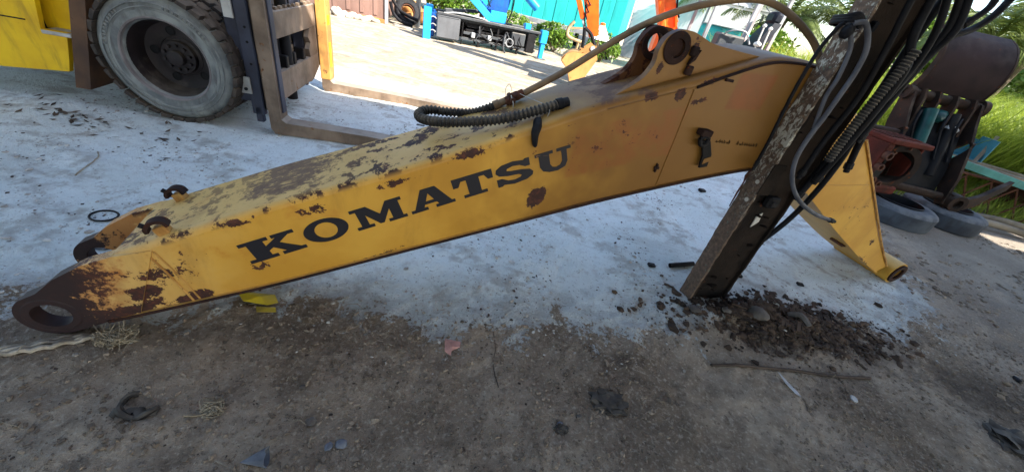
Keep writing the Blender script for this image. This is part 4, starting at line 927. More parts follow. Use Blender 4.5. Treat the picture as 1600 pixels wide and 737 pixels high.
for t_ in np.linspace(0, 1, 8):
    z = 1.40+.48*t_; x = .75+.20*t_; hw = .24*(1-.3*t_**2); th = .085*(1-.25*t_)
    V.append([L(0, 0, 0)] and [(x-th, -.80-hw, z), (x+th, -.80-hw*.95, z), (x+th, -.80+hw*.95, z), (x-th, -.80+hw, z)])
sb = se.rings(V).build('seat_back', M['seat'], MX, 50)
MB().box(.62, 1.05, -1.03, -.57, 1.28, 1.42, .05).build('seat_cushion', M['seat'], sb, 40)
MB().box(.84, 1.0, -.96, -.64, 1.86, 2.04, .045).build('headrest', M['seat'], sb, 40)
MB().box(.5, 1.0, -.95, -.6, 1.03, 1.28, .03).build('seat_base', M['black_steel'], sb)
for (x, y, zt) in ((.66, -1.18, 1.80), (.80, -1.12, 1.78)): 
    lv = MB().tube([(x+.03, y, 1.40), (x, y, zt)], .012, 6).build('control_lever', M['white_plastic'], MX); MB().rock((x, y, zt), .024, 2, 2, 1.2, .03).build('lever_knob', M['white_plastic'], lv)
MB().rock((.70, -1.16, 1.53), .06, 8, 2, .7, .06).build('console', M['white_plastic'], MX)
MB().tube(cat([(.15, -.9, 1.45), (.2, -1.05, 1.62), (.45, -1.1, 1.66), (.6, -1.1, 1.5)], 4), .015, 6).build('grab_rail', M['galv'], MX)
MB().box(.1, .55, -1.0, -.7, 1.03, 1.58, .03).build('valve_cover', M['deck'], MX)

# ------------------------------------------------------------------ turquoise pickup, open shed roof, racks and clutter
PU = thing('turquoise_pickup', 'turquoise pickup with a pale roof line parked behind the excavator', 'pickup', (4.75, 13.2, 0), R(62))
MB().prism([(0, .45), (0, .95), (.1, 1.05), (4.2, 1.05), (4.3, .95), (4.3, .45)], -.85, .85).build('body', M['turq'], PU, 30)
cabp = [(.35, 1.055), (.55, 1.70), (.75, 1.78), (2.0, 1.78), (2.3, 1.055)]
cb_ = MB().prism(cabp, -.78, .78).build('cab', M['turq'], PU, 30)
for a, b in (((.62, 1.12), (1.25, 1.60)), ((1.35, 1.12), (2.0, 1.60))): MB().box(a[0], b[0], -.79, -.781, a[1], b[1], .003).build('window', M['glass'], cb_)
MB().box(.70, 2.05, -.80, .80, 1.785, 1.81, .008).build('roof_trim', M['white_plastic'], cb_)
MB().box(2.35, 4.2, -.82, .82, 1.06, 1.75, .02).build('load_cover', M['turq'], PU); MB().box(2.33, 4.22, -.84, .84, 1.755, 1.79, .008).build('load_trim', M['white_plastic'], PU)
for f0 in (.9, 3.4):
    for dy in (-.86, .70):
        wv = MB().lathe([(.18, 0), (.30, 0), (.34, .03), (.34, .13), (.30, .16), (.18, .16)], (f0, dy, .34), (0, 1, 0), 28).build('wheel', M['black_rubber'], PU, 40)
        MB().lathe([(.001, .02), (.18, .02), (.18, .14), (.001, .14)], (f0, dy, .34), (0, 1, 0), 20).build('wheel_rim', M['galv'], wv, 30)
for dx in (.1, 4.27): MB().box(dx-.03, dx+.03, -.7, -.45, .8, .95, .01).build('lamp', M['white_plastic'], PU)
SHD = thing('lean_to_roof', 'small pale corrugated lean-to roof on poles behind the excavator canopy', 'shelter', (4.3, 13.2, 0), R(-10))
pm = MB().bar((.0, 0, 2.34), (0, 1.9, 2.75), .20, .02).build('roof_sheet', M['galv'], SHD); pme = pm.data
for k in range(1, 9): link('roof_sheet', pme, None, SHD, (k*.21, 0, .012 if k % 2 else 0))
for x, y, z in ((0, .05, 2.31), (1.68, .05, 2.31), (0, 1.8, 2.69), (1.68, 1.8, 2.69)): MB().box(x-.03, x+.03, y-.03, y+.03, 0, z, .005).build('pole', M['galv'], SHD)
MB().bar((-.1, .05, 2.30), (1.8, .05, 2.30), .05, .05).build('eave_bar', M['white_plastic'], SHD)
RK = thing('steel_rack', 'low pale steel rack with a dark mesh guard seen behind the boom lugs', 'rack', (2.3, 10.6, 0), R(12))
for x in (0, .45, 1.0): MB().tube([(x, 0, 0), (x+.03, 0, .72)], .03, 8).build('leg', M['galv'], RK); MB().tube([(x, .5, 0), (x+.03, .5, .72)], .03, 8).build('leg', M['galv'], RK)
for y in (0, .5): MB().bar((-.1, y, .74), (1.15, y, .74), .06, .05).build('top_rail', M['galv'], RK)
for k in range(6): MB().bar((-.05+.22*k, -.02, .775), (-.05+.22*k, .52, .775), .06, .015).build('slat', M['galv'], RK)
g_ = MB().lathe([(.001, .05), (.10, .04), (.17, .02), (.19, 0)], (.55, .1, .98), (-.3, -1, 0), 22).build('mesh_guard', M['deck'], RK, 60)
MB().tube([(.55+.195*math.cos(a*.3), .1, .98+.195*math.sin(a*.3)) for a in range(21)], .012, 6, closed=True).build('guard_rim', M['galv'], g_)
CF = thing('tan_tube_frame', 'bent tan tube frame standing left of the orange arm', 'frame', (.55, 13.0, 0), 0)
MB().tube(cat([(-.2, 0, 1.05), (-.33, 0, .85), (-.30, 0, .65), (-.1, 0, .58), (.22, 0, .55)], 5), .045, 8).build('bent_tube', M['tan_steel'], CF, 60)
for x in (.08, .2): MB().tube([(x, 0, .56), (x-.04, .1, 0)], .04, 8).build('leg', M['tan_steel'], CF)
MB().bar((-.28, .02, .86), (.1, .02, .92), .05, .05).build('cross_tube', M['tan_steel'], CF)
m = MB(); V = []
for k in range(45):
    a = 6.28318*k/44; r_ = .36 if k % 2 else .30; V.append((r_*math.cos(a), r_*math.sin(a)))
WC = thing('white_pleated_cone', 'white pleated plastic cone hung left of the orange arm', 'cone', (1.22, 13.2, .72))
for k in range(44):
    a, b = V[k], V[(k+1) % 44]; p0 = [m.b.verts.new(q) for q in ((a[0], a[1], 0), (b[0], b[1], 0), (b[0]*.22, b[1]*.22, .40), (a[0]*.22, a[1]*.22, .40))]; m.face(p0)
m.build('pleated_skirt', M['white_plastic'], WC, smooth=False); MB().lathe([(.085, .36), (.08, .44), (.03, .46), (.001, .46)], n=14).build('cone_cap', M['orange'], WC); MB().cyl((0, 0, -.72), (0, 0, .4), .03, n=8).build('stake', M['tan_steel'], WC)

# ------------------------------------------------------------------ scrap parts on the right
M['old_tyre'] = wear('weathered_tyre', S(74, 80, 88), S(52, 56, 64), rough=.85, scale=7, bump=.5, dust=.2, dustcol=S(158, 158, 156), grime=.4)
M['shell'] = wear('dark_grab_steel', S(50, 38, 38), S(34, 27, 29), rust=.25, rough=.7, scale=5, dust=.06, dustcol=S(110, 98, 88), spec=.12)
M['grab_rust'] = wear('brown_grab_steel', S(60, 46, 38), S(38, 30, 27), rust=.4, rough=.75, scale=6, dust=.06, spec=.12)
M['red_case'] = wear('red_oxide_casting', S(88, 38, 29), S(58, 28, 22), rust=.35, rustcol=S(96, 56, 40), rough=.75, scale=7, dust=.10, spec=.12, dustcol=S(140, 92, 70), bump=.4)
M['teal_old'] = wear('aged_teal_paint', S(92, 158, 148), S(70, 130, 124), rust=.12, rough=.6, scale=5, dust=.2)
M['teal_deep'] = wear('oily_teal_motor', S(28, 84, 82), S(20, 58, 60), rust=.1, rough=.4, scale=8)
M['pale_blue'] = wear('pale_blue_sheet', S(72, 134, 152), S(58, 112, 132), rough=.5, scale=3)
M['board'] = wear('weathered_board', S(150, 140, 124), S(118, 108, 94), rough=.85, scale=4, bump=.4)

def flat_tyre(x, y, r, label):
    t = thing('old_truck_tyre', label, 'wheel', (x, y, gz(x, y)-.01), random.random()*6)
    MB().lathe([(r*.58, .03), (r*.72, .0), (r*.93, .004), (r*.985, .03), (r, .06), (r*1.0, .20), (r*.965, .222), (r*.86, .246), (r*.70, .252), (r*.60, .245), (r*.57, .2), (r*.58, .03)], n=64).build('tyre', M['old_tyre'], t, 28)
    rm = MB().lathe([(r*.585, .235), (r*.60, .262), (r*.575, .268), (r*.55, .25), (r*.52, .14), (r*.22, .16), (r*.20, .19), (r*.10, .19), (r*.10, .16)], n=48).build('rim', M['black_steel'], t, 40)
    for k in range(5):
        a = k*1.2566; MB().lathe([(.001, 0), (.03, 0), (.034, .006)], (r*.37*math.cos(a), r*.37*math.sin(a), .158), n=12).build('hand_hole', M['black_rubber'], rm)
    return t
flat_tyre(4.72, 4.78, .43, 'grey tyre lying flat under the red gearbox casing')
flat_tyre(5.66, 5.12, .44, 'grey tyre lying flat under the clamshell grab')

GX = thing('gearbox_casing', 'open red-brown gearbox casing resting on a flat tyre behind the boom foot', 'gearbox', (4.02, 4.66, .285), R(14))
MB().box(0, .62, -.02, .52, .60, .66, .012).build('top_plate', M['red_case'], GX)
MB().box(0, .62, 0, .50, 0, .10, .02).build('bottom_plate', M['red_case'], GX)
MB().box(0, .10, 0, .50, .1005, .5995, .012).build('side_wall', M['red_case'], GX); MB().box(.58, .62, .05, .50, .1005, .5995, .012).build('side_wall', M['red_case'], GX)
MB().box(.1005, .5795, .44, .48, .1005, .5995).build('back_wall', M['black_steel'], GX)
bl = MB().lathe([(.20, 0), (.27, 0), (.28, .02), (.26, .05), (.24, .20), (.20, .22), (.20, 0)], (.40, .06, .33), (.25, 1, 0), 36).build('bell_housing', M['grab_rust'], GX, 40)
for k in range(8): a = k*.785; MB().cyl((.40+.24*math.cos(a), .06, .33+.24*math.sin(a)), (.40+.24*math.cos(a), .035, .33+.24*math.sin(a)), .016, n=6).build('bolt', M['rust'], bl)
for x, z, r_ in ((.05, .47, .05), (.05, .33, .042), (.07, .16, .055), (.20, .13, .04)): MB().pipe((x, -.06, z), (x, .0, z), r_, r_*.62, 18).build('pipe_stub', M['rust'], GX)
MB().box(-.03, .66, .46, .54, .63, .70, .01).build('rear_flange', M['shell'], GX); MB().box(.20, .36, .1, .3, .14, .32, .02).build('gear_block', M['black_steel'], GX)
MB().lathe([(.10, 0), (.14, 0), (.14, .05), (.10, .05)], (.30, .2, .30), (0, 1, 0), 24).build('gear_ring', M['black_steel'], GX)
m = MB(); 
for k in range(5): m.box(.05+.11*k, .09+.11*k, .08, .34, .6605, .672, .003)
m.build('rib', M['red_case'], GX)

GR = thing('clamshell_grab', 'dark steel grab with a curved shell standing on the flat tyres', 'grab', (4.52, 5.55, 0), R(-2))
V = []; shp = cat([(0, 0, 1.47), (0, -.05, 1.66), (0, -.03, 1.88), (0, .09, 2.06), (0, .25, 2.16)], 5)
for p in shp:
    V.append([(.05, p.y, p.z), (.86, p.y, p.z), (.86, p.y+.022, p.z+.006), (.05, p.y+.022, p.z+.006)])
sh = MB().rings(V).build('shell_plate', M['shell'], GR, 50)
for x in (.028, .862):
    m = MB(); W_ = []
    for i, p in enumerate(shp): d = .09*(1-i/len(shp)*.6); W_.append([(x, p.y-.005, p.z), (x+.02, p.y-.005, p.z), (x+.02, p.y+d, p.z-.01), (x, p.y+d, p.z-.01)])
    m.rings(W_).build('shell_rib', M['grab_rust'], sh, 50)
MB().cyl((.0, .02, 1.40), (.94, .02, 1.40), .062, n=24).build('hinge_tube', M['grab_rust'], GR)
for x, r_ in ((-.02, .085), (.90, .10)): MB().pipe((x, .02, 1.40), (x+.07, .02, 1.40), r_, .045, 28).build('hinge_boss', M['grab_rust'], GR)
for x in (.12, .30, .52, .74): MB().prism([(.08, 1.48), (-.07, 1.48), (-.13, 1.38), (-.20, 1.05), (-.10, 1.02), (.04, 1.30)], x, x+.028, f=lambda a, b, y: (y, a, b)).build('hinge_lug', M['grab_rust'], GR)
def link_plate(x):
    po = [(.06, 1.46), (-.06, 1.44), (-.16, 1.25), (-.34, .98), (-.52, .62), (-.60, .30), (-.50, .26), (-.34, .50), (-.10, .80), (.03, 1.05), (.09, 1.30)]
    hole = [(-.22+.075*math.cos(a*.3927)-.06*math.sin(a*.3927)*1.6, .88+.16*math.sin(a*.3927)) for a in range(16)]
    return MB().prism(po, x, x+.035, f=lambda a, b, y: (y, a, b), holes=[hole]).build('link_plate', M['grab_rust'], GR, 30)
link_plate(.02); link_plate(.86)
MB().prism([(-.04, 1.28), (-.16, 1.05), (-.36, .66), (-.44, .36), (-.30, .42), (-.06, .84), (.04, 1.1)], .10, .82, f=lambda a, b, y: (y, a, b)).build('frame_block', M['black_steel'], GR)
MB().cyl((.1, -.5, .36), (.86, -.5, .36), .05, n=18).build('lower_pin', M['grab_rust'], GR)
MB().cyl((.30, -.12, 1.28), (.36, -.38, .55), .075, n=18).build('grab_cylinder', M['teal_deep'], GR); MB().cyl((.62, -.10, 1.28), (.64, -.38, .55), .06, n=18).build('grab_cylinder', M['black_steel'], GR)
MB().rock((.44, -.10, 1.22), .09, 9, 2, .9, .12).build('hydraulic_motor', M['teal_deep'], GR); MB().rock((.66, -.14, 1.12), .08, 10, 2, .9, .15).build('swivel', M['galv'], GR)
MB().box(.05, .90, -.02, .03, .95, 1.08, .01).build('cross_plate', M['shell'], GR)
for k in range(4): MB().tube(cat([(.18+.17*k, -.15, 1.25), (.14+.17*k, -.24, 1.1), (.2+.17*k, -.26, .95), (.24+.17*k, -.34, .75)], 4), .018, 6).build('hydraulic_line', M['black_rubber'], GR)
m = MB(); P = cat([(.90, -.58, .34), (1.08, -.56, .33), (1.28, -.50, .40), (1.48, -.42, .56), (1.62, -.36, .66)], 5); V = []
for i, p in enumerate(P): h_ = .10-.045*i/len(P); V.append([p+Vector((0, -.03, h_)), p+Vector((0, .03, h_)), p+Vector((0, .03, -h_)), p+Vector((0, -.03, -h_))])
m.rings(V).build('tine_arm', M['grab_rust'], GR, 40)
MB().pipe((.98, -.66, .35), (.98, -.50, .35), .105, .055, 26).build('arm_eye', M['grab_rust'], GR)

BE = tag(MB().bar((5.05, 6.05, .80), (9.0, 5.35, .42), .07, .10, .006).build('teal_beam', M['teal_old'], None), 'aged teal steel beam running out to the right behind the grab', 'beam')
LT = thing('steel_lattice', 'dark steel lattice panel standing under the teal beam', 'lattice', (6.1, 6.0, 0), R(-10))
for k in range(9):
    MB().bar((.34*k, 0, .02), (.34*k+.36, 0, .56), .012, .022).build('lattice_bar', M['rust'], LT); MB().bar((.34*k+.36, .026, .02), (.34*k, .026, .56), .012, .022).build('lattice_bar', M['rust'], LT)
for z in (.02, .56): MB().bar((-.1, .013, z), (3.3, .013, z), .05, .03).build('lattice_rail', M['rust'], LT)
rgb = random.Random(4)
for k in range(6):
    y = 6.35+.13*k; x0 = 5.7+rgb.uniform(-.1, .5); z = .62+.05*(k % 2)
    o = MB().box(0, 3.2, -.06, .06, 0, .035, .004).build('stacked_board', M['board'], None, loc=(x0, y, z)); o.rotation_euler = (0, .035, R(-11+rgb.uniform(-2, 2)))
    tag(o, ('nearest', 'second', 'third', 'fourth', 'fifth', 'farthest')[k]+' weathered board counted from the teal beam backwards', 'board', 'boards stacked behind the teal beam')
for k, x in enumerate((6.3, 8.2)):
    tag(MB().box(x-.05, x+.05, 6.25, 7.05, 0, .615-.06*k, .01).build('board_trestle', M['rust'], None), ('left', 'right')[k]+' rusty trestle under the weathered boards', 'trestle')
PB = thing('pale_blue_tray', 'pale blue sheet metal tray behind the weathered boards', 'tray', (6.55, 7.0, .66), R(-12))
MB().box(0, .62, .0, .02, .0, .30, .004).build('back_sheet', M['pale_blue'], PB); MB().box(.6205, .64, -.35, .02, 0, .36, .004).build('end_sheet', M['pale_blue'], PB); MB().box(0, .62, -.35, -.001, 0, .02, .004).build('floor_sheet', M['pale_blue'], PB)
MB().bar((.50, -.42, -.1), (.72, -.1, .40), .05, .05).build('brace', M['board'], PB)
tag(MB().box(7.25, 8.05, 5.92, 6.25, .60, .63, .004).build('brown_board', M['bucket'], None), 'short brown board lying across the teal beam end', 'board')
for k, pts in enumerate(([(5.9, 5.35, .05), (6.6, 5.3, .10), (7.4, 5.15, .06), (8.4, 4.9, .05)], [(6.2, 5.55, .06), (7.0, 5.5, .12), (7.9, 5.3, .06), (8.8, 5.2, .05)])):
    tag(MB().tube(cat(pts, 5), .045, 8).build('fallen_pole', M['board'], None, 60), ('nearer', 'farther')[k]+' grey pole lying on the ground under the lattice', 'pole')

# ------------------------------------------------------------------ vegetation
def leafmat(name, c1, c2, tr=.35):
    t = NT(name); n = t.noise(2.5, 4); rn = t.t.nodes.new('ShaderNodeNewGeometry').outputs['Random Per Island']
    col = t.mix(rn, t.mix(t.step(n, .35, .65), c1, c2), t.mix(n, c2, c1))
    t.set(t.p.inputs['Base Color'], col); t.p.inputs['Roughness'].default_value = .5
    tl = t.t.nodes.new('ShaderNodeBsdfTranslucent'); t.set(tl.inputs[0], col); mxs = t.t.nodes.new('ShaderNodeMixShader'); mxs.inputs[0].default_value = tr
    t.t.links.new(t.p.outputs[0], mxs.inputs[1]); t.t.links.new(tl.outputs[0], mxs.inputs[2]); t.t.links.new(mxs.outputs[0], t.t.nodes['Material Output'].inputs[0])
    return t.m
M['grass'] = leafmat('tall_grass', S(158, 172, 66), S(116, 138, 46))
M['leaf'] = leafmat('bush_leaf', S(112, 142, 40), S(64, 96, 30))
M['frond'] = leafmat('palm_leaf', S(122, 134, 70), S(74, 92, 42))
M['bark'] = wear('palm_bark', S(124, 112, 98), S(92, 82, 70), rough=.9, scale=6, bump=.6)
def blades(name, n, pick, hlo, hhi, wd, mat, seed, droop=.7, seg=4):
    rg = np.random.default_rng(seed); xy = pick(rg, n); n = len(xy); h = rg.uniform(hlo, hhi, n); a = rg.uniform(0, 6.283, n); lean = rg.uniform(.05, .45, n)
    V = np.zeros((n, seg+1, 2, 3))
    ca, sa = np.cos(a), np.sin(a)
    for k in range(seg+1):
        t = k/seg; out = h*(lean*t+droop*.45*t**3); z = h*(t-.42*droop*t**3); wv = wd*(1-t**1.6*.95)*(.6+.8*rg.random(n) if k == 0 else 1)
        for j, s in enumerate((-.5, .5)):
            V[:, k, j, 0] = xy[:, 0]+ca*out-sa*wv*s; V[:, k, j, 1] = xy[:, 1]+sa*out+ca*wv*s; V[:, k, j, 2] = z
    idx = np.arange(n*(seg+1)*2).reshape(n, seg+1, 2)
    F = np.stack([idx[:, :-1, 0], idx[:, :-1, 1], idx[:, 1:, 1], idx[:, 1:, 0]], -1).reshape(-1, 4)
    return pmesh(name, V.reshape(-1, 3).tolist(), F.tolist(), mat)
def p_bank(rg, n):
    x = rg.uniform(4.6, 17, n); y = 7.3+rg.random(n)**1.5*5.5+np.where(x < 6, (6-x)*.8, 0)-np.clip(x-7, 0, 8)*.10; return np.stack([x, y], -1)
tag(blades('tall_grass', 26000, p_bank, .9, 2.5, .022, M['grass'], 5), 'tall bright green grass standing along the right side of the yard', 'grass', kind='stuff')
def p_low(rg, n):
    x = rg.uniform(5.6, 11, n); return np.stack([x, rg.uniform(5.7, 7.4, n)], -1)
tag(blades('low_grass', 3500, p_low, .15, .5, .012, M['grass'], 6), 'low green weeds growing under the steel lattice', 'grass', kind='stuff')

def leafcloud(name, c, rad, n, size, mat, parent=None, seed=1):
    rg = np.random.default_rng(seed); k = 14; cl = rg.normal(0, .45, (k, 3))
    P = cl[rg.integers(0, k, n)]+rg.normal(0, .24, (n, 3)); P = P/np.maximum(1, np.linalg.norm(P, axis=1, keepdims=True)/1.05)
    P = np.array(c)+P*np.array(rad); P[:, 2] = np.maximum(P[:, 2], .03)
    d1 = rg.normal(0, 1, (n, 3)); d1 /= np.linalg.norm(d1, axis=1, keepdims=True); d2 = np.cross(d1, rg.normal(0, 1, (n, 3))); d2 /= np.linalg.norm(d2, axis=1, keepdims=True)
    s = size*rg.uniform(.6, 1.4, (n, 1)); V = np.stack([P-d1*s, P+d2*s*.42, P+d1*s, P-d2*s*.42], 1)
    return pmesh(name, V.reshape(-1, 3).tolist(), np.arange(n*4).reshape(n, 4).tolist(), mat, parent)
def bush(c, rad, n, size, label, seed):
    t = thing('bush', label, 'bush', (c[0], c[1], 0)); leafcloud('foliage', (0, 0, c[2]), rad, n, size, M['leaf'], t, seed)
    m = MB()
    for k in range(5): a = k*1.3; m.tube([(0, 0, 0), (rad[0]*.3*math.cos(a), rad[1]*.3*math.sin(a), c[2]*.8), (rad[0]*.6*math.cos(a), rad[1]*.6*math.sin(a), c[2]*1.3)], [.03, .02, .008], 5)
    m.build('stem', M['bark'], t)
bush((-3.55, 13.4, .85), (.8, .5, .75), 2600, .07, 'bright green bush behind the left blue outrigger', 1)
bush((-.1, 13.9, .42), (.8, .5, .42), 1600, .06, 'low leafy bush under the teal cabin right of the crane post', 2)
bush((1.55, 14.2, .45), (.55, .4, .45), 1300, .06, 'small bright green bush below the white pleated cone', 3)
bush((-2.0, 15.6, .40), (1.0, .5, .40), 1500, .06, 'low bush under the teal cabin behind the crane boom', 4)
bush((5.1, 11.2, .95), (.9, .8, .95), 3800, .07, 'leafy bush behind the excavator seat', 6)
bush((7.6, 15.5, 1.1), (1.8, 1.0, 1.2), 4200, .09, 'wide bush below the palms beside the turquoise pickup', 7)

def palm(x, y, h, lean, nf, L, label, seed, a0=0):
    rg = random.Random(seed); t = thing('palm_tree', label, 'palm', (x, y, 0))
    tr = cat([(0, 0, 0), (lean[0]*.25, lean[1]*.25, h*.4), (lean[0]*.7, lean[1]*.7, h*.8), (lean[0], lean[1], h)], 6)
    MB().tube(tr, 0, 12, rfun=lambda s: .15-.06*s).build('trunk', M['bark'], t, 60)
    V, F = [], []
    m = MB()
    for k in range(nf):
        a = a0+6.283*k/nf+rg.uniform(-.2, .2); el = rg.uniform(-.25, 1.1); ln = L*rg.uniform(.8, 1.1); d = Vector((math.cos(a), math.sin(a), 0)); p = Vector((lean[0], lean[1], h)); P = []
        for i in range(17):
            s = i/16; e = el-1.35*s*s-.15*s; P.append(p.copy()); p = p+(d*math.cos(e)+Vector((0, 0, math.sin(e))))*(ln/16)
        m.tube(P, [.028*(1-.85*i/16) for i in range(17)], 5)
        for i in range(2, 17):
            for q in range(4):
                s = (i+q/4-.5)/16; i0 = min(15, int(s*16)); base = P[i0].lerp(P[i0+1], s*16-i0); T = (P[i0+1]-P[i0]).normalized(); side = T.cross(Vector((0, 0, 1))).normalized()
                ll = ln*.24*(math.sin(math.pi*min(1, s*.92+.08))**.6)*rg.uniform(.8, 1.15)
                for sg in (-1, 1):
                    dr = (side*sg*.8+T*.55+Vector((0, 0, rg.uniform(-.55, -.05)))).normalized(); wv = T*.016; tip = base+dr*ll+Vector((0, 0, -.25*ll)); mid = base+dr*ll*.55
                    b = len(V); V += [base-wv*.6, base+wv*.6, mid+wv, tip, mid-wv]; F += [(b, b+1, b+2, b+4), (b+4, b+2, b+3)]
    m.build('frond_stem', M['frond'], t); pmesh('frond_leaves', [v[:] for v in V], F, M['frond'], t)
palm(6.5, 14.6, 2.35, (.3, -.3), 17, 2.2, 'palm with drooping fronds above the excavator canopy', 1)
palm(8.9, 13.6, 2.45, (-.3, .2), 17, 2.2, 'palm whose fronds hang left of the column', 2, .4)
palm(5.4, 17.6, 2.9, (.4, .2), 15, 2.4, 'palm farthest back behind the turquoise pickup', 3)
palm(11.2, 11.6, 2.7, (.3, 0), 18, 2.4, 'palm rising out of the tall grass at the right edge', 4, .2)
palm(9.3, 11.0, 2.7, (.4, -.2), 17, 2.2, 'taller palm in the grass behind the curved shell', 5)

def tree(x, y, h, r, label, seed):
    t = thing('broadleaf_tree', label, 'tree', (x, y, 0)); m = MB(); rg = random.Random(seed)
    m.tube(cat([(0, 0, 0), (.1, .05, h*.3), (-.05, .1, h*.6), (.05, 0, h*.85)], 5), 0, 9, rfun=lambda q: .2-.15*q)
    for k in range(7): a = k*.9; z = h*(.35+.06*k); m.tube([(0, 0, z), (r*.4*math.cos(a), r*.4*math.sin(a), z+r*.3), (r*.75*math.cos(a), r*.75*math.sin(a), z+r*.45)], [.07, .045, .015], 6)
    m.build('trunk', M['bark'], t, 60); leafcloud('crown', (0, 0, h*.62), (r, r, h*.45), 7000, .15, M['leaf'], t, seed)
for k, (x, y, h, r, lb) in enumerate(((17.5, 22, 4.0, 2.2, 'tree just right of the column behind the hoses'), (21, 19, 5.0, 2.8, 'tree behind the hose bundle at the top right'), (23, 14.5, 5.5, 2.8, 'tree behind the tall grass above the curved shell'),
        (24, 10, 5.5, 3.0, 'tree at the right edge behind the tall grass'), (27, 25, 6.5, 3.4, 'tall tree farthest away at the upper right'))):
    tree(x, y, h, r, 'leafy green '+lb if lb.startswith('tree') else 'leafy green tree, '+lb, 60+k)

# ------------------------------------------------------------------ small things lying about
def G(x, y, dz=0): return (x, y, gz(x, y)+dz)
def along(pts, r, name, mat, label, cat_, n=7, dz=None, step=6):
    P = cat([(a, b, 0) for a, b in pts], step); Q = [Vector((p.x, p.y, gz(p.x, p.y)+(r if dz is None else dz))) for p in P]
    return tag(MB().tube(Q, r, n).build(name, M[mat], None, 60), label, cat_)
M['bag'] = wear('dusty_black_plastic', S(40, 37, 36), S(24, 23, 24), rough=.6, scale=12, dust=.12, spec=.15)
M['pink'] = wear('faded_pink_cloth', S(204, 156, 144), S(176, 130, 120), rough=.9, scale=14)
M['yellow_plastic'] = wear('yellow_wrapper', S(206, 180, 40), S(170, 150, 60), rough=.5, scale=8, grime=.4)
M['straw'] = wear('dry_straw', S(164, 152, 130), S(128, 116, 96), rough=.9, scale=20)
M['leaf_white'] = wear('pale_dry_leaf', S(196, 196, 196), S(170, 170, 168), rough=.7, scale=20)
M['slate'] = wear('blue_grey_stone', S(112, 116, 124), S(86, 90, 98), rough=.85, scale=16, bump=.5)
ro = thing('rope', 'pale twisted rope trailing from under the boom tip to the left edge', 'rope')
for k, off in enumerate((0, .03, .055)):
    P = cat([(-2.3, .50+off), (-1.95, .60+off*.6), (-1.77, .675+off*.5), (-1.68, .73+off), (-1.60, .80+off*.3), (-1.50, .86)], 10) if False else cat([(-2.3, .50+off, 0), (-1.95, .60+off*.6, 0), (-1.77, .675+off*.5, 0), (-1.68, .73+off, 0), (-1.60, .80+off*.3, 0), (-1.50, .86, 0)], 10)
    Q = [Vector((p.x, p.y+.004*math.sin(i*1.1+k*2), gz(p.x, p.y)+.010+.004*math.cos(i*1.1+k*2))) for i, p in enumerate(P)]
    MB().tube(Q, .0095, 7).build('strand', M['rope'], ro, 60)
def tangle(c, r, n, mat, name, label, cat_, seed, flat=.45, th=.0016):
    rg = random.Random(seed); m = MB()
    for k in range(n):
        pts = []
        for j in range(4): a = rg.random()*6.28; q = r*rg.random()**.5; pts.append((c[0]+q*math.cos(a)*1.3, c[1]+q*math.sin(a), gz(c[0], c[1])+abs(rg.gauss(0, r*flat))+.003))
        m.tube(cat(pts, 4), th, 4)
    return tag(m.build(name, M[mat], None, 60), label, cat_)
tangle((-1.50, .84), .065, 46, 'straw', 'straw_tangle', 'tangle of frayed pale fibres beside the rope under the boom tip', 'fibre tangle', 3)
tangle((-.955, .665), .04, 26, 'straw', 'straw_wisp', 'small wisp of pale fibres lying in the dirt at lower left', 'fibre wisp', 4, .3)
along([(-1.02, .615), (-.985, .625), (-.955, .65), (-.945, .68)], .004, 'fibre_strand', 'straw', 'pale curved strand beside the small fibre wisp', 'strand', 5)
o = MB(); rg = random.Random(2)
o.tube([(-1.19+.062*math.cos(a*.262+2.2), .615+.045*math.sin(a*.262+2.2), gz(-1.19, .615)+.012+.008*math.sin(a)) for a in range(17)], .011, 7)
for k in range(4): o.rock((-1.235+.035*k, .575+.01*k, gz(-1.2, .58)+.006), .02, k, 1, .4, .3)
tag(o.build('black_strap', M['bag'], None, 50), 'curled black strap half buried in the dirt at lower left', 'strap')
cz = G(-.69, .53); c_ = thing('paper_cone', 'crumpled grey paper cone lying at the bottom edge', 'paper cone', cz)
m = MB(); V = []
for k in range(12):
    a = k/11*4.6; V.append((.002*math.cos(a), -.035+.075+.0, 0))
ring = [(.034*math.cos(a*.5), .03, .024+.026*math.sin(a*.5)) for a in range(12)]; ap = m.b.verts.new((-.012, -.05, .006)); rv = [m.b.verts.new((p[0]*(1+.15*random.random()), p[1]+.012*random.random(), p[2])) for p in ring]
for a, b in zip(rv[:-1], rv[1:]): m.face((ap, a, b))
ob = m.build('paper_sheet', M['slate'], c_, smooth=False); sm = ob.modifiers.new('thick', 'SOLIDIFY'); sm.thickness = .0015; c_.rotation_euler = (0, 0, -1.1)
for k, (x, y, r_, mt, lb) in enumerate(((-.445, .650, .019, 'slate', 'right one of two blue-grey stones at the bottom left'), (-.485, .632, .014, 'slate', 'left one of two blue-grey stones at the bottom left'), (-.595, .702, .019, 'stone', 'single flat grey stone left of the dirt patch'),
        (.395, .92, .014, 'slate', 'small blue-grey stone near the bottom middle'), (-.70, .82, .012, 'stone', 'pale pebble below the yellow wrapper'), (.48, .98, .012, 'stone', 'pebble left of the crumpled black plastic'),
        (1.69, 1.93, .055, 'stone', 'largest grey stone in the spoil heap right of the column foot'), (1.27, 1.88, .035, 'stone', 'grey stone touching the left corner of the column foot'), (1.47, 1.90, .03, 'stone', 'grey stone in front of the column foot'),
        (3.55, 1.98, .022, 'black_steel', 'left black lump on the bare ground at the right'), (3.95, 2.02, .022, 'black_steel', 'right black lump on the bare ground near the right edge'))):
    tag(MB().rock(G(x, y, r_*.3), r_, 50+k, 2, .6, .14).build('stone', M[mt], None, 50), lb, 'stone')
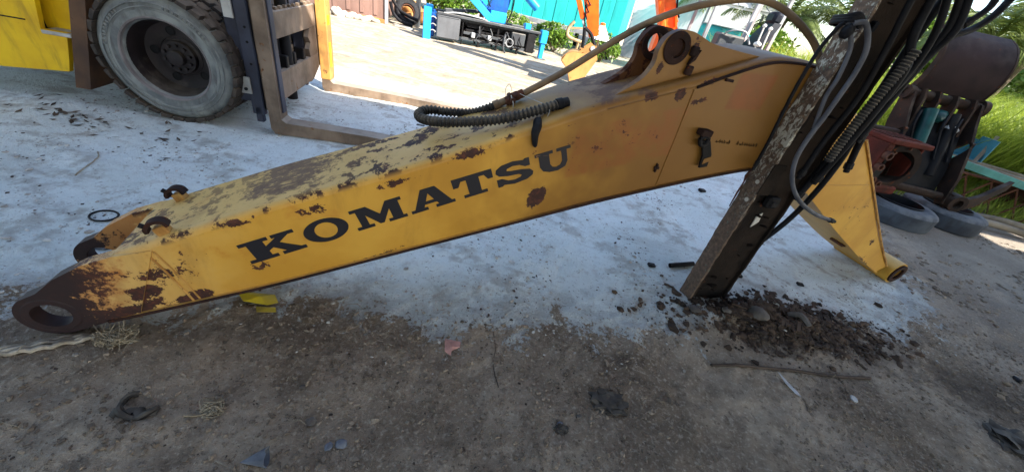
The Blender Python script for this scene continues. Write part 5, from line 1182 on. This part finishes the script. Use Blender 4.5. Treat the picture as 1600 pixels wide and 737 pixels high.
def crumple(c, r, mat, name, label, cat_, seed, flat=.3):
    rg = random.Random(seed); m = MB(); g = bmesh.ops.create_icosphere(m.b, subdivisions=3, radius=1)
    nz_ = [Vector((rg.gauss(0, 1), rg.gauss(0, 1), rg.gauss(0, 1)))*(2.2+i*1.1) for i in range(9)]
    for v in g['verts']:
        q = sum(abs(math.sin(v.co.dot(n)+i))*2-1.25 for i, n in enumerate(nz_))/5; p = v.co*(1+.55*q); v.co = Vector((c[0]+p.x*r*1.4, c[1]+p.y*r, gz(c[0], c[1])+r*flat*.55+p.z*r*flat*(1+.6*q)))
    return tag(m.build(name, M[mat], None, 25), label, cat_)
crumple((.625, 1.085), .058, 'bag', 'crumpled_plastic', 'crumpled black plastic lying in the dirt right of the centre', 'plastic', 3)
crumple((2.95, 1.42), .10, 'bag', 'crumpled_plastic', 'dark crumpled rag lying near the lower right corner', 'rag', 5, .2)
crumple((.40, .90), .02, 'bag', 'plastic_scrap', 'tiny black scrap beside the small blue-grey stone', 'scrap', 7, .5)
def sheet(poly, name, mat, label, cat_, bend=.01, th=.0015):
    m = MB(); cx = sum(p[0] for p in poly)/len(poly); cy = sum(p[1] for p in poly)/len(poly)
    c0 = m.b.verts.new((cx, cy, gz(cx, cy)+.006+bend)); vs_ = [m.b.verts.new((x, y, gz(x, y)+.004+bend*random.random()*.6+.008)) for x, y in poly]
    for i in range(len(vs_)): m.face((c0, vs_[i], vs_[(i+1) % len(vs_)]))
    o = m.build(name, M[mat], None, smooth=False); s_ = o.modifiers.new('thick', 'SOLIDIFY'); s_.thickness = th
    return tag(o, label, cat_)
sheet([(-.21, 1.22), (-.13, 1.225), (-.125, 1.19), (-.16, 1.165), (-.155, 1.135), (-.19, 1.15)], 'pink_rag', 'pink', 'small faded pink rag on the dirt below the lettering', 'rag', .02)
yp = sheet([(-1.27, 1.20), (-1.10, 1.235), (-1.06, 1.20), (-1.09, 1.165), (-1.20, 1.15)], 'yellow_wrapper', 'yellow_plastic', 'torn yellow wrapper lying under the boom', 'wrapper', .03)
sheet([(-1.13, 1.14), (-1.05, 1.165), (-1.03, 1.14), (-1.10, 1.105)], 'wrapper_scrap', 'yellow_plastic', 'dull scrap of wrapper in front of the torn yellow one', 'wrapper', .012)
along([(1.26, 1.475), (1.55, 1.535), (1.95, 1.60), (2.31, 1.665)], .0085, 'steel_rod', 'gravel_dark', 'thin dark steel rod lying on the dirt right of the column', 'rod', 6)
sheet([(1.665, 1.535), (1.69, 1.49), (1.725, 1.42), (1.725, 1.385), (1.70, 1.40), (1.675, 1.46)], 'pale_leaf', 'leaf_white', 'narrow pale dry leaf below the steel rod', 'leaf', .008)
tag(MB().lathe([(.001, .007), (.017, .007), (.021, .004), (.021, .0), (.001, 0)], G(2.08, 1.47, .003), (.1, -.15, 1), 20).build('bottle_lid', M['leaf_white'], None), 'small white round lid on the dirt right of the pale leaf', 'lid')
along([(.02, 1.35), (.05, 1.25), (.055, 1.15), (.10, 1.03)], .0022, 'thin_wire', 'gravel_dark', 'thin dark wire lying on the dirt below the boom middle', 'wire', 5)
tag(MB().pipe(G(1.205, 2.325, .02), G(1.40, 2.40, .02), .018, .013, 14).build('pipe_offcut', M['black_steel'], None), 'short black pipe offcut on the white powder left of the column', 'pipe')
tag(MB().tube([(-2.28+.066*math.cos(a*.2618), 1.50+.052*math.sin(a*.2618), gz(-2.28, 1.5)+.008) for a in range(24)], .0055, 7, closed=True).build('rubber_ring', M['black_rubber'], None, 60), 'thin black rubber ring on the powder left of the boom tip', 'ring')
along([(-2.80, 1.80), (-2.84, 1.91), (-2.90, 2.03), (-2.98, 2.10)], .004, 'dry_stalk', 'straw', 'thin dry stalk lying on the powder in front of the forklift', 'stalk', 5)
tag(MB().box(-.045, .045, -.018, .018, 0, .012, .003).build('steel_offcut', M['deck'], None, loc=G(-1.33, 4.1, .001)), 'small dark steel offcut on the powder between the forks', 'offcut')
crumple((-2.06, 1.30), .035, 'slate', 'fabric_scrap', 'small grey scrap on the powder between the ring and the boom tip', 'scrap', 9, .5)
for k, (x, y, s_, a) in enumerate(((1.055, 2.28, .03, .3), (1.62, 2.55, .03, .8), (1.78, 2.45, .04, .2), (2.02, 4.1, .045, .5), (2.35, 2.55, .028, .1), (-2.6, 1.2, .02, .4))):
    o = MB().box(-s_, s_, -s_*.6, s_*.6, 0, s_*.7, s_*.15).build('rubber_chunk', M['black_rubber'], None, loc=G(x, y, -.002)); o.rotation_euler = (.1, .15, a)
    tag(o, ('left of the column foot', 'just right of the column on the powder', 'the larger one right of the column on the powder', 'under the arch of the boom', 'toward the boom foot, in front of it', 'left of the rubber ring')[k]+', a black rubber chunk', 'rubber chunk')
# leaf litter in front of the forklift wheel
m = MB(); rg = random.Random(8)
for k in range(75):
    x, y = (rg.gauss(-3.52, .16), rg.gauss(2.42, .06)) if k < 45 else (rg.uniform(-4.2, -2.6), rg.uniform(2.2, 2.75))
    L_ = rg.uniform(.012, .045); a = rg.random()*6.28; d = Vector((math.cos(a), math.sin(a), 0)); n_ = Vector((-d.y, d.x, 0)); p = Vector(G(x, y, .004)); w_ = L_*rg.uniform(.15, .4)
    vs_ = [m.b.verts.new(q) for q in (p-d*L_, p+n_*w_+Vector((0, 0, .012*rg.random())), p+d*L_+Vector((0, 0, .01)), p-n_*w_)]; m.face(vs_)
o = m.build('leaf_litter', M['gravel_dark'], None, smooth=False); tag(o, 'dark leaf litter on the powder in front of the forklift wheel', 'leaf litter', kind='stuff')
# bark and wood chips on the spoil heap
m = MB(); rg = random.Random(9)
for k in range(120):
    x, y = max(1.42, rg.gauss(1.92, .27)), rg.gauss(1.99, .10); y += .15*(x-1.9); L_ = rg.uniform(.012, .05); a = rg.gauss(.4, .9); d = Vector((math.cos(a), math.sin(a), rg.uniform(-.3, .3)))*L_; p = Vector(G(x, y, .008))
    m.bar(p-d, p+d, L_*rg.uniform(.25, .5), L_*rg.uniform(.12, .3))
tag(m.build('wood_chips', M['soil'], None, smooth=False), 'dark bark and wood chips on the spoil heap right of the column', 'wood chips', kind='stuff')
o = MB().tube(cat([G(1.95, 2.03, .02), G(2.0, 2.0, .035), G(2.03, 1.93, .025)], 4), .018, 7).build('bark_piece', M['stone'], None, 50); tag(o, 'grey curled bark piece on top of the spoil heap', 'bark')
# twigs and straw bits on the dirt
m = MB(); rg = random.Random(14); k = 0
while k < 170:
    x, y = rg.uniform(-1.9, 3.6), rg.uniform(.45, 2.3)
    if sdist(np.array([x]), np.array([y]))[0] > .12: continue
    k += 1; L_ = rg.uniform(.008, .035)*(2 if k % 17 == 0 else 1); a = rg.random()*6.28; d = Vector((math.cos(a), math.sin(a), rg.uniform(-.1, .25)))*L_; p = Vector(G(x, y, .005)); b_ = Vector((-d.y, d.x, .1))*rg.uniform(-.25, .25)
    m.tube([p-d, p+b_, p+d], [.0012, .0016, .0008], 4)
tag(m.build('twig_litter', M['straw'], None, smooth=False), 'tiny twigs and straw bits strewn over the brown dirt', 'twigs', kind='stuff')
